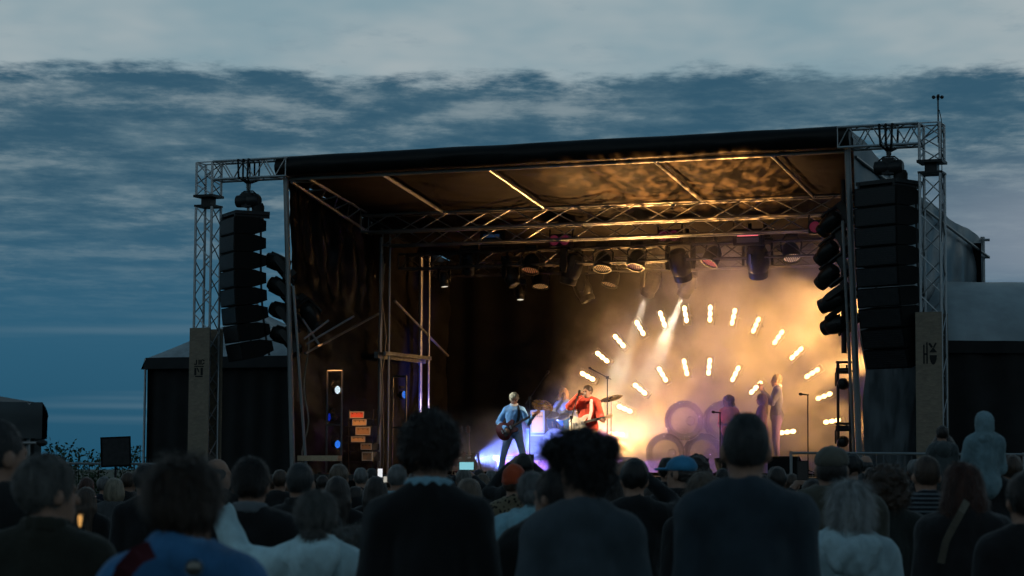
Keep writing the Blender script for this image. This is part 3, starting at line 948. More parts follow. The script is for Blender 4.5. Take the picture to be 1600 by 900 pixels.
def strobe(pos, label, panel, w_=0.62, h_=0.34):
    pos = Vector(pos)
    t = thing('strobe_lamp', label, 'stage lamp', pos, 'strobe lamps on the rig')
    MB().box(pos, (w_, 0.16, h_), AX).build('housing', M_HOUS, t)
    MB().box(pos - EY * 0.083 + EZ * h_ * 0.16, (w_ * 0.72, 0.008, h_ * 0.20), AX).build('tube', panel, t)
    MB().box(pos - EY * 0.083 - EZ * h_ * 0.18, (w_ * 0.76, 0.006, h_ * 0.30), AX).build('reflector', M_GREY, t)
    for k in (-1, 1):
        MB().box(pos + EX * (k * (w_ / 2 + 0.012)) + EZ * 0.1, (0.015, 0.06, h_ + 0.1), AX).build('yoke_arm', M_BLKMET, t)
def blinder(pos, label, lens):
    pos = Vector(pos)
    t = thing('blinder_lamp', label, 'stage lamp', pos, 'twin blinder lamps on the rig')
    MB().box(pos, (0.50, 0.18, 0.26), AX).build('housing', M_HOUS, t)
    for k in (-1, 1):
        MB().lathe([(0.11, -0.10), (0.105, -0.13), (0.085, -0.10), (0.0, -0.085)], pos + EX * (0.12 * k) , EY, 14).build('bulb', lens, t, True)
    for k in (-1, 1):
        MB().box(pos + EX * (k * 0.265) + EZ * 0.08, (0.015, 0.05, 0.34), AX).build('yoke_arm', M_BLKMET, t)

AMB = (1.0, 0.49, 0.145)
GOLD = (1.0, 0.66, 0.30)
L_OR = emis('lens_dull_orange', (0.9, 0.28, 0.10), 0.22, (0.3, 0.15, 0.08))
L_GO = emis('lens_gold', (1.0, 0.50, 0.16), 0.42, (0.4, 0.26, 0.12))
L_MG = emis('lens_magenta', (0.8, 0.12, 0.32), 0.16, (0.2, 0.06, 0.1))
L_PK = emis('lens_red_pink', (1.0, 0.10, 0.14), 1.0, (0.3, 0.05, 0.06))
L_PE = emis('lens_peach', (1.0, 0.58, 0.38), 0.55, (0.4, 0.3, 0.22))
L_BL = emis('lens_dim_blue', (0.10, 0.25, 0.6), 0.06, (0.03, 0.05, 0.08))
E_WHITE = emis('lens_white_hot', (1.0, 0.93, 0.78), 30.0)
E_COOL = emis('lens_cool_white', (0.75, 0.92, 1.0), 1.6)
E_BLUE = emis('lens_blue', (0.03, 0.22, 1.0), 1.3)
E_DBLUE = emis('lens_deep_blue', (0.01, 0.04, 0.8), 0.8)
E_PURP = emis('lens_violet', (0.45, 0.10, 1.0), 2.0)

y1, y2 = 4.9, 6.7
D = lambda a, b, c: EX * a + EY * b + EZ * c
# the hanging rows: u, v of the head in the photograph, row, kind
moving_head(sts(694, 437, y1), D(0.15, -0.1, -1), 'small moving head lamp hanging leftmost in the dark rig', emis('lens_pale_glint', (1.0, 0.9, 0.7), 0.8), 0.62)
moving_head(sts(733, 412, y1), D(-0.2, 0.3, -1), 'unlit moving head lamp second from the left in the rig', None, 0.9)
moving_head(sts(798, 432, y1), D(0.5, -0.2, -1), 'moving head lamp with amber glints left of two round wash faces', None, 0.9)
moving_head(sts(813, 458, y2), D(0.1, -0.2, -1), 'low moving head lamp hanging beneath its neighbours, left half of rig', MATS['lens_pale_glint'], 0.6)
par_can(sts(830, 413, y1), D(0.0, -0.42, -1), 'round wash lamp with dull orange face', L_OR)
par_can(sts(845, 438, y2), D(0.1, -0.35, -1), 'round wash lamp with gold face below the orange one', L_GO)
moving_head(sts(893, 420, y1), D(-0.35, 0.1, -1), 'big dark moving head lamp left of centre', None, 1.25)
moving_head(sts(911, 452, y2), D(0.45, 0.1, -1), 'tilted dark moving head lamp with amber rim, left of centre', None, 1.1)
par_can(sts(942, 410, y1), D(0.05, -0.42, -1), 'round wash lamp with bright gold face, upper of the centre pair', L_GO)
par_can(sts(955, 435, y2), D(-0.15, -0.35, -1), 'round wash lamp with speckled gold face, lower of the centre pair', L_GO)
par_can(sts(995, 407, y1), D(-0.05, -0.42, -1), 'round wash lamp with dull magenta face near centre', L_MG)
moving_head(sts(1017, 444, y2), sts(955, 620, 7.4) - sts(1012, 462, y2), 'moving head lamp throwing the left of two white beams', E_WHITE, 1.05, (7500, (1.0, 0.86, 0.64), 19, 0.7))
moving_head(sts(1063, 414, y1), D(0.05, 0.6, -1), 'big dark moving head lamp in front of the beam lamps', None, 1.3)
moving_head(sts(1074, 446, y2), sts(1000, 610, 7.4) - sts(1062, 462, y2), 'moving head lamp throwing the right of two white beams', E_WHITE, 1.0, (7500, (1.0, 0.86, 0.64), 19, 0.7))
par_can(sts(1113, 401, y1), D(-0.35, -0.5, -1), 'round wash lamp with glowing red face', L_PK)
moving_head(sts(1184, 408, y1), D(-0.12, 0.55, -1), 'big moving head lamp silhouetted against golden smoke', None, 1.35)
par_can(sts(1236, 394, y1), D(0.3, -0.5, -1), 'round wash lamp with pale peach face, rightmost of the wash lamps', L_PE)
strobe(sts(1170, 371, y1 - 0.3), 'strobe lamp with pink tube on the lighting truss', emis('strobe_pink', (1.0, 0.16, 0.20), 1.1))
strobe(sts(770, 373, y1 - 0.3), 'strobe lamp with faint blue panel on the dark left of the truss', L_BL, 0.52)
blinder(sts(877, 376, y1 - 0.3), 'twin blinder lamp with faint red bulbs left of the centre of the truss', emis('blinder_red', (0.6, 0.06, 0.14), 0.10))
blinder(sts(1047, 369, y1 - 0.3), 'twin blinder lamp with faint red bulbs right of the centre of the truss', MATS['blinder_red'])
blinder(sts(1285, 355, y1 - 2.6), 'twin blinder lamp with faint red bulbs at the right corner of the roof', MATS['blinder_red'])

# right side ladder of heads, in silhouette
t = thing('side_ladder', 'vertical black pipe carrying a column of lamps inside the right corner', 'lamp pipe', S(st(1318, 400, 1.4)[0], 1.4, DZ))
xr_ = st(1318, 400, 1.4)[0]
zt_, zb_ = st(1318, 330, 1.4)[1], st(1318, 552, 1.4)[1]
rod('pipe', S(xr_, 1.4, zb_), S(xr_, 1.4, 7.2), 0.05, M_BLKMET, t, 8)
rod('pipe', S(xr_ + 0.11, 1.45, zb_ + 0.4), S(xr_ + 0.11, 1.45, 7.2), 0.03, M_BLKMET, t, 8)
names = ['topmost lamp in the right column, partly behind the blinder', 'second lamp from top in the right column', 'lamp throwing a golden beam from the right column', 'second lamp from bottom in the right column', 'lowest lamp hanging in the right column']
for k, (u, v) in enumerate(((1296, 350), (1292, 395), (1293, 432), (1300, 472), (1304, 508))):
    lt = (6500, (1.0, 0.78, 0.40), 10, 0.3) if k == 2 else None
    aim_ = D(-0.75, 0.35, -0.62)
    if k == 3:
        aim_, lt = sts(925, 640, 1.9) - sts(u, v, 1.4), (4200, (1.0, 0.70, 0.42), 15, 0.6)
    if k == 4:
        aim_, lt = sts(880, 640, 4.4) - sts(u, v, 1.4), (3600, (1.0, 0.74, 0.45), 14, 0.6)
    moving_head(sts(u, v, 1.4), aim_, names[k], E_WHITE if k == 2 else None, 0.95, lt, D(0.75, 0, 0.5), 'lamps in the right column')
# left corner: lamps clamped along the post, backs towards the sky
names = ['uppermost lamp sticking out left of the stage corner post', 'second lamp down left of the stage corner post', 'third lamp down left of the stage corner post', 'lowest lamp left of the stage corner post']
for k, (u, v) in enumerate(((433, 410), (437, 449), (440, 486), (442, 524))):
    pp_ = sts(u, v, 0.5)
    aim_ = (D(0.85, 0.35, -0.38), sts(803, 650, 2.2) - pp_, sts(920, 640, 1.9) - pp_, D(0.85, 0.35, -0.30))[k]
    lt = (None, (2200, (0.75, 0.85, 0.9), 14, 0.5), (6500, (1.0, 0.74, 0.46), 14, 0.5), None)[k]
    moving_head(pp_, aim_, names[k], None, 0.98, lt, D(0.5, 0.1, -0.6), 'lamps on the left corner post')
moving_head(sts(486, 494, 1.0), sts(572, 665, 2.4) - sts(486, 494, 1.0), 'dark lamp inside the left corner, right of the post', None, 1.0, (480, (1.0, 0.45, 0.16), 42, 0.8), D(-0.7, 0, 0.6), 'lamps on the left corner post')

# floor ladders with heads
def ladder(u0, u1, vt, vb, y, label, bars, m):
    x0, zt = st(u0, vt, y); x1, _ = st(u1, vt, y)
    t = thing('lamp_ladder', label, 'lamp stand', S((x0 + x1) / 2, y, DZ))
    zb = DZ
    for x in (x0, x1):
        rod('upright', S(x, y, zb), S(x, y, zt), 0.022, m, t)
    rod('bar', S(x0, y, zt), S(x1, y, zt), 0.022, m, t)
    for v in bars:
        z = st(u0, v, y)[1]
        rod('bar', S(x0, y, z), S(x1, y, z), 0.02, m, t)
    for x in (x0, x1):
        MB().box(S(x, y, zb + 0.02), (0.08, 0.6, 0.04), AX).build('foot', M_BLKMET, t)
    return (x0 + x1) / 2
ladder(512, 535, 580, 716, 1.5, 'thin metal lamp ladder at left wing holding a white and two blue lamps', (664,), M_BLKTRUSS)
ladder(614, 635, 588, 735, 4.7, 'thin metal lamp ladder between the left masts with one blue lamp', (668,), M_BLKTRUSS)
def ladder_head(u, v, y, aim, label, lens, light=None, s=0.46):
    par_can(sts(u, v, y), aim, label, lens, s, 'lamps in the left wing ladders', light)
ladder_head(524, 609, 1.5, D(0.93, -0.40, -0.05), 'cool white glowing lamp in the left wing ladder', E_COOL)
ladder_head(519, 652, 1.6, D(-0.5, -0.75, 0.0), 'deep blue lamp low in the left wing ladder', E_DBLUE)
ladder_head(524, 694, 1.5, D(0.93, -0.38, -0.05), 'bright blue lamp at the foot of the left wing ladder', E_BLUE)
ladder_head(628, 617, 4.7, D(0.95, -0.3, 0.05), 'blue lamp in the ladder between the left masts', E_BLUE)
# black ladder of lamps at the right front corner
y3 = 1.9
t = thing('lamp_ladder', 'black ladder stand with two lamps in front of bright smoke, right corner', 'lamp stand', S(st(1317, 690, y3)[0], y3, DZ))
for u in (1309, 1328):
    x, zt = st(u, 564, y3)
    rod('upright', S(x, y3, DZ), S(x, y3, zt), 0.028, M_BLKMET, t)
for v in (566, 580, 662, 672):
    z = st(1317, v, y3)[1]
    rod('bar', S(st(1306, v, y3)[0], y3, z), S(st(1334, v, y3)[0], y3, z), 0.024, M_BLKMET, t)
moving_head(sts(1317, 600, y3 + 0.1), D(-0.1, 1, -0.1), 'upper lamp in the black ladder at the right corner', None, 0.62, None, EZ, 'lamps in the right ladder')
moving_head(sts(1317, 690, y3 + 0.1), D(-0.1, 1, 0.1), 'lower lamp in the black ladder at the right corner', None, 0.62, None, EZ, 'lamps in the right ladder')

# ------------------------------------------------------------------ the two arches of lamp battens at the back
YA = 7.7
OUT = [(918, 588), (941, 558), (967.5, 533), (1000, 512.6), (1035, 498.5), (1071, 491), (1109.5, 490), (1146, 495), (1181, 508), (1216, 527), (1244.5, 552), (1269, 583), (1287.5, 619), (1300, 658)]
INN = [(963, 678), (976, 639), (1000, 608), (1035, 585), (1071, 574), (1108, 573), (1149, 584), (1181, 606), (1230, 675)]
ords = ['first', 'second', 'third', 'fourth', 'fifth', 'sixth', 'seventh', 'eighth', 'ninth', 'tenth', 'eleventh', 'twelfth', 'thirteenth', 'fourteenth']
def batten(u, v, cu, cv, label, grp, em):
    p = sts(u, v, YA)
    c = sts(cu, cv, YA)
    rad = (p - c).normalized()
    tg = EY.cross(rad)
    t = thing('lamp_batten', label, 'lamp', p, grp)
    MB().box(p + EY * 0.10, (0.15, 0.10, 0.50), (tg, EY, rad)).build('housing', M_HOUS, t)
    for k in (-1, 0, 1):
        c_ = p + rad * (0.128 * k)
        vs_, fs_ = [], []
        nu_, nv_ = 12, 8
        for j in range(nv_ + 1):
            th = math.pi * j / nv_
            for i in range(nu_):
                ph = 2 * math.pi * i / nu_
                vs_.append(c_ + rad * (0.068 * math.cos(th)) + (tg * math.cos(ph) + EY * math.sin(ph)) * (0.050 * math.sin(th)))
        for j in range(nv_):
            for i in range(nu_):
                fs_.append((j * nu_ + i, j * nu_ + (i + 1) % nu_, (j + 1) * nu_ + (i + 1) % nu_, (j + 1) * nu_ + i))
        MB().add(vs_, fs_).build('bulb', em, t, True)
    for s_ in (-1, 1):
        MB().box(p + tg * (0.088 * s_) + EY * 0.03, (0.012, 0.10, 0.46), (tg, EY, rad)).build('side_flap', M_HOUS, t)
    rod('bracket', p + EY * 0.14, p + EY * 0.55, 0.02, M_BLKMET, t)
for k, (u, v) in enumerate(OUT):
    batten(u, v, 1103, 690, f'glowing three-bulb lamp, {ords[k]} from the left end of the larger arch', 'lamps of the large arch', E_WARM if k < 8 else E_WARM2)
for k, (u, v) in enumerate(INN):
    batten(u, v, 1097, 690, f'glowing three-bulb lamp, {ords[k]} from the left end of the smaller arch', 'lamps of the small arch', E_WARM)

# ------------------------------------------------------------------ amber, violet and blue floor lamps that light the smoke
def floor_lamp(pos, aim, label, lens, power, col, angle, s=0.9, blend=0.7, cat_group='floor lamps at the back of the stage'):
    pos, aim = Vector(pos), (Vector(aim) - Vector(pos)).normalized()
    sd = aim.cross(EZ).normalized()
    t = thing('floor_lamp', label, 'stage lamp', Vector((pos.x, pos.y, DZ)), cat_group)
    c = MB().lathe([(0.04 * s, -0.2 * s), (0.12 * s, -0.16 * s), (0.15 * s, 0.0), (0.15 * s, 0.14 * s), (0.13 * s, 0.14 * s)], pos, aim, 16).build('can', M_HOUS, t, True)
    MB().lathe([(0.0, 0.125 * s), (0.135 * s, 0.12 * s)], pos, aim, 16).build('lens', lens, c)
    MB().path([pos + sd * 0.17 * s, pos + sd * 0.17 * s - EZ * (pos.z - DZ - 0.02), pos - sd * 0.17 * s - EZ * (pos.z - DZ - 0.02), pos - sd * 0.17 * s], 0.018, 6).build('bracket', M_BLKMET, t)
    return spot('beam', pos + aim * 0.18 * s, pos + aim * 3, power, col, angle, blend, 0.04, t)
# a ladder of amber washes hidden in the right wing, shining across the stage
t = thing('lamp_ladder', 'tall ladder stand of amber wash lamps inside the right wing', 'lamp stand', S(W - 0.45, 6.0, DZ))
for dy in (-0.2, 0.2):
    rod('upright', S(W - 0.45, 6.0 + dy, DZ), S(W - 0.45, 6.0 + dy, 6.0), 0.025, M_BLKMET, t)
for z_ in (2.6, 4.0, 5.4, 6.0):
    rod('bar', S(W - 0.45, 5.8, z_), S(W - 0.45, 6.2, z_), 0.022, M_BLKMET, t)
for z_, pw, ya_, za_, nm in ((5.55, 4100, 7.1, 4.8, 'upper'), (4.15, 3000, 7.3, 4.3, 'middle'), (2.75, 1300, 7.4, 3.4, 'lower')):
    par_can(S(W - 0.62, 6.0, z_ - 0.2), S(6.6, ya_, za_) - S(W - 0.62, 6.0, z_), nm + ' amber wash lamp on the right wing ladder', L_GO, 0.9, 'amber lamps in the right wing', (pw, AMB, 58))
lr_ = floor_lamp(S(8.6, 2.0, DZ + 0.25), S(7.8, 1.70, 7.5), 'unseen added amber lamp near the stage front, mimicking reflections on the roof', L_GO, 22000, (1.0, 0.42, 0.10), 56)  # unseen lamp added to imitate lamp reflections on the wrinkled roof tarp
reflection_mask(lr_, 13.0, 0.42, 0.72)
floor_lamp(sts(960, 714, 7.6), sts(975, 540, 4.6), 'amber floor lamp flaring beside the tousled head', emis('lens_amber_hot', (1.0, 0.45, 0.12), 9.0), 2800, AMB, 96)
floor_lamp(S(2.1, 5.6, DZ + 0.28), S(5.0, 5.2, 2.0), 'violet floor lamp in the low mist left of the guitarist', E_PURP, 4200, (0.58, 0.10, 1.0), 48, 0.9, 1.0)
floor_lamp(S(2.6, 3.2, DZ + 0.28), S(4.4, 4.2, 2.3), 'blue floor lamp lighting the guitarist from the front left', E_BLUE, 3000, (0.16, 0.24, 1.0), 76, 0.9, 1.0)
floor_lamp(S(st(1168, 735, 4.6)[0], 4.6, DZ + 0.28), S(st(1085, 735, 5.6)[0], 6.0, 2.3), 'violet floor lamp among the clear spheres', E_PURP, 80, (0.45, 0.15, 1.0), 90)

floor_lamp(S(0.9, Y2 - 0.55, DZ + 0.2), S(0.12, Y2, 3.3), 'blue floor lamp at the foot of the second left mast', E_BLUE, 1000, (0.10, 0.14, 1.0), 34)
# ------------------------------------------------------------------ stage smoke
def smoke():
    m = bpy.data.materials.new('stage_smoke')
    m.use_nodes = True
    t = NT(m.node_tree)
    o = t.n('ShaderNodeTexCoord').outputs['Object']
    sp = t.n('ShaderNodeSeparateXYZ', {0: o})
    x, y, z = sp.outputs
    n1 = t.noise(o, 0.85, 4, 0.64)
    # thick on the right and towards the back, climbing from low left to high right
    d = t.math('SUBTRACT', x, t.math('MULTIPLY_ADD', z, 0.70, 1.5))
    d = t.math('ADD', d, t.math('MULTIPLY', t.math('SUBTRACT', n1, 0.5), 6.5))
    body = t.smooth(d, -0.2, 2.4)
    clump = t.smooth(n1, 0.38, 0.62)
    low = t.math('MULTIPLY', t.smooth(z, 3.1, 1.7), t.math('MULTIPLY', t.smooth(x, 1.6, 2.8), t.smooth(x, 7.0, 5.0)))
    dens = t.math('MULTIPLY', body, t.math('MULTIPLY_ADD', clump, 0.94, 0.06))
    lowd = t.math('MULTIPLY', t.math('MULTIPLY', low, t.math('MULTIPLY_ADD', clump, 0.75, 0.25)), 0.42)
    dens = t.math('MULTIPLY', dens, 0.25)
    dens = t.math('MULTIPLY', t.math('ADD', dens, t.math('MULTIPLY', t.smooth(x, 3.6, 5.6), 0.030)), t.smooth(y, 3.2, 5.2))
    dens = t.math('ADD', dens, t.math('MULTIPLY', lowd, t.smooth(y, 1.6, 3.0)))
    v = t.n('ShaderNodeVolumePrincipled', {'Color': (0.92, 0.90, 0.86, 1), 'Density': dens, 'Anisotropy': 0.1})
    t.n('ShaderNodeOutputMaterial', {'Volume': v.outputs[0]})
    mb = MB().box((W / 2, 5.25, (DZ + 7.2) / 2 - 0.3), (W - 0.6, 6.3, 7.2 - DZ - 0.75))
    me = mb.mesh('stage_smoke')
    me.materials.append(m)
    ob = bpy.data.objects.new('stage_smoke', me)
    COL.objects.link(ob)
    ob.location = SL
    ob.rotation_euler = (0, 0, TH)
    tag(ob, 'golden and violet smoke drifting over the right of the stage', 'smoke')
    struct(ob, 'stuff')
smoke()
# ------------------------------------------------------------------ bodies: smooth-blended shapes turned into one surface
def vnoise(P):
    i = np.floor(P).astype(np.int64)
    f = P - i
    f = f * f * (3 - 2 * f)
    def h(a, b, c):
        n = (a * 374761393 + b * 668265263 + c * 1274126177) & 0x7fffffff
        n = (n ^ (n >> 13)) * 1274126177 & 0x7fffffff
        return ((n ^ (n >> 16)) & 0xffff) / 32768.0 - 1.0
    r = 0.0
    for a in (0, 1):
        wa = f[..., 0] if a else 1 - f[..., 0]
        for b in (0, 1):
            wb = f[..., 1] if b else 1 - f[..., 1]
            for c in (0, 1):
                wc = f[..., 2] if c else 1 - f[..., 2]
                r = r + wa * wb * wc * h(i[..., 0] + a, i[..., 1] + b, i[..., 2] + c)
    return r

def cap(a, b, ra, rb=None, k=0.02, op='+'):
    return ('c', np.array(a, float), np.array(b, float), ra, ra if rb is None else rb, k, op)
def ell(c, r, k=0.02, op='+', rot=None):
    return ('e', np.array(c, float), np.array(r, float), rot, None, k, op)
def xform(p, Rm, t):
    Rm = np.array(Rm); t = np.array(t, float)
    if p[0] == 'c':
        return ('c', Rm @ p[1] + t, Rm @ p[2] + t, p[3], p[4], p[5], p[6])
    rot = Rm if p[3] is None else Rm @ p[3]
    return ('e', Rm @ p[1] + t, p[2], rot, None, p[5], p[6])
def grow(p, d):
    if p[6] == '-':
        return p
    if p[0] == 'c':
        return ('c', p[1], p[2], p[3] + d, p[4] + d, p[5], p[6])
    return ('e', p[1], p[2] + d, p[3], None, p[5], p[6])

def sdf_mesh(prims, vox, disp=None):
    los, his = [], []
    for p in prims:
        if p[6] == '-':
            continue
        if p[0] == 'c':
            m = max(p[3], p[4])
            los.append(np.minimum(p[1], p[2]) - m); his.append(np.maximum(p[1], p[2]) + m)
        else:
            e = p[2] if p[3] is None else np.sqrt(((p[3] * p[2]) ** 2).sum(1))
            los.append(p[1] - e); his.append(p[1] + e)
    pad = 3 * vox + 0.02
    lo = np.min(los, 0) - pad
    hi = np.max(his, 0) + pad
    n = np.ceil((hi - lo) / vox).astype(int) + 1
    G = np.full(n, 1.0, np.float32)
    axs = [lo[i] + vox * np.arange(n[i]) for i in range(3)]
    for p in prims:
        k = p[5]
        m = k + 2.5 * vox
        if p[0] == 'c':
            q = max(p[3], p[4]) + m
            a, b = np.minimum(p[1], p[2]) - q, np.maximum(p[1], p[2]) + q
        else:
            e = p[2] if p[3] is None else np.sqrt(((p[3] * p[2]) ** 2).sum(1))
            a, b = p[1] - e - m, p[1] + e + m
        i0 = np.clip(np.floor((a - lo) / vox).astype(int), 0, n)
        i1 = np.clip(np.ceil((b - lo) / vox).astype(int) + 1, 0, n)
        if np.any(i1 <= i0):
            continue
        sl = tuple(slice(i0[j], i1[j]) for j in range(3))
        gx, gy, gz = np.meshgrid(*[axs[j][sl[j]] for j in range(3)], indexing='ij')
        P = np.stack([gx, gy, gz], -1) - p[1]
        if p[0] == 'c':
            ba = p[2] - p[1]
            L2 = float(ba @ ba) + 1e-12
            h = np.clip((P @ ba) / L2, 0, 1)
            d = np.linalg.norm(P - h[..., None] * ba, axis=-1) - (p[3] + (p[4] - p[3]) * h)
        else:
            if p[3] is not None:
                P = P @ p[3]
            k0 = np.linalg.norm(P / p[2], axis=-1)
            k1 = np.linalg.norm(P / (p[2] ** 2), axis=-1) + 1e-9
            d = k0 * (k0 - 1) / k1
        g = G[sl]
        if p[6] == '-':
            d = -d
            hh = np.clip(0.5 + 0.5 * (d - g) / k, 0, 1)
            G[sl] = g + (d - g) * hh + k * hh * (1 - hh)
        else:
            hh = np.clip(0.5 + 0.5 * (d - g) / k, 0, 1)
            G[sl] = d + (g - d) * hh - k * hh * (1 - hh)
    if disp is not None:
        idx = np.nonzero(np.abs(G) < 0.06)
        P = np.stack([axs[0][idx[0]], axs[1][idx[1]], axs[2][idx[2]]], -1)
        G[idx] -= disp(P)
    # surface nets
    ins = G < 0
    c = [ins[dx:n[0] - 1 + dx, dy:n[1] - 1 + dy, dz:n[2] - 1 + dz] for dx in (0, 1) for dy in (0, 1) for dz in (0, 1)]
    cnt = sum(x.astype(np.int8) for x in c)
    act = (cnt > 0) & (cnt < 8)
    ci = np.stack(np.nonzero(act), -1)
    vid = np.full(act.shape, -1, np.int64)
    vid[tuple(ci.T)] = np.arange(len(ci))
    acc = np.zeros((len(ci), 3)); num = np.zeros(len(ci))
    offs = [(dx, dy, dz) for dx in (0, 1) for dy in (0, 1) for dz in (0, 1)]
    val = [G[ci[:, 0] + o[0], ci[:, 1] + o[1], ci[:, 2] + o[2]] for o in offs]
    for a in range(8):
        for ax in range(3):
            if offs[a][ax] == 0:
                b = a + (4, 2, 1)[ax]
                va, vb = val[a], val[b]
                msk = (va < 0) != (vb < 0)
                t = np.where(msk, va / np.where(msk, va - vb, 1), 0)
                pos = np.tile(np.array(offs[a], float), (len(ci), 1))
                pos[:, ax] += t
                acc[msk] += pos[msk]; num[msk] += 1
    V = lo + vox * (ci + acc / num[:, None])
    F_ = []
    for ax in range(3):
        u_, v_ = [(1, 2), (2, 0), (0, 1)][ax]
        s0 = [slice(None)] * 3; s1 = [slice(None)] * 3
        s0[ax] = slice(0, n[ax] - 1); s1[ax] = slice(1, n[ax])
        a, b = ins[tuple(s0)], ins[tuple(s1)]
        e = np.stack(np.nonzero(a != b), -1)
        ok = (e[:, u_] > 0) & (e[:, v_] > 0) & (e[:, u_] < n[u_] - 1) & (e[:, v_] < n[v_] - 1)
        e = e[ok]
        if not len(e):
            continue
        du = np.zeros(3, int); du[u_] = 1
        dv = np.zeros(3, int); dv[v_] = 1
        q = [vid[tuple((e - du - dv).T)], vid[tuple((e - dv).T)], vid[tuple(e.T)], vid[tuple((e - du).T)]]
        q = np.stack(q, -1)
        flip = ~a[tuple(e.T)]
        q[flip] = q[flip][:, ::-1]
        F_.append(q)
    return V, np.concatenate(F_)

def np_object(name, V, Fq, m, parent, loc=(0, 0, 0), tris=None):
    me = bpy.data.meshes.new(name)
    nt = 0 if tris is None else len(tris)
    nq = len(Fq)
    me.vertices.add(len(V))
    me.vertices.foreach_set('co', np.asarray(V, np.float32).ravel())
    loops = Fq.ravel() if nt == 0 else np.concatenate([Fq.ravel(), tris.ravel()])
    me.loops.add(len(loops))
    me.loops.foreach_set('vertex_index', loops.astype(np.int32))
    me.polygons.add(nq + nt)
    st_ = np.concatenate([np.arange(nq) * 4, nq * 4 + np.arange(nt) * 3]).astype(np.int32)
    me.polygons.foreach_set('loop_start', st_)
    me.polygons.foreach_set('use_smooth', np.ones(nq + nt, bool))
    me.update(calc_edges=True)
    me.validate()
    ob = bpy.data.objects.new(name, me)
    COL.objects.link(ob)
    if m is not None:
        me.materials.append(m)
    ob.parent = parent
    ob.location = loc
    return ob

# ------------------------------------------------------------------ figure parts (local frame: x right, y forward, z up, 1.75 m tall)
HC = np.array([0, 0.0, 1.632])
def head_prims():
    P = [ell((0, -0.012, 0.022), (0.076, 0.096, 0.098), 0.02), ell((0, 0.030, -0.045), (0.062, 0.066, 0.083), 0.03),
         ell((0, 0.045, -0.088), (0.043, 0.045, 0.032), 0.025), cap((0, 0.097, 0.002), (0, 0.114, -0.028), 0.008, 0.013, 0.012),
         ell((0, 0.083, 0.020), (0.050, 0.014, 0.011), 0.015), ell((0, 0.098, -0.062), (0.023, 0.010, 0.009), 0.01),
         ell((-0.079, -0.006, -0.012), (0.012, 0.022, 0.032), 0.008), ell((0.079, -0.006, -0.012), (0.012, 0.022, 0.032), 0.008),
         ell((-0.031, 0.099, 0.001), (0.014, 0.012, 0.009), 0.01, '-'), ell((0.031, 0.099, 0.001), (0.014, 0.012, 0.009), 0.01, '-'),
         ell((0, 0.104, -0.0665), (0.020, 0.010, 0.0025), 0.004, '-')]
    return P
FACECUT = ell((0, 0.125, -0.055), (0.085, 0.095, 0.120), 0.015, '-')
NAPECUT = ell((0, 0.02, -0.165), (0.14, 0.16, 0.095), 0.015, '-')
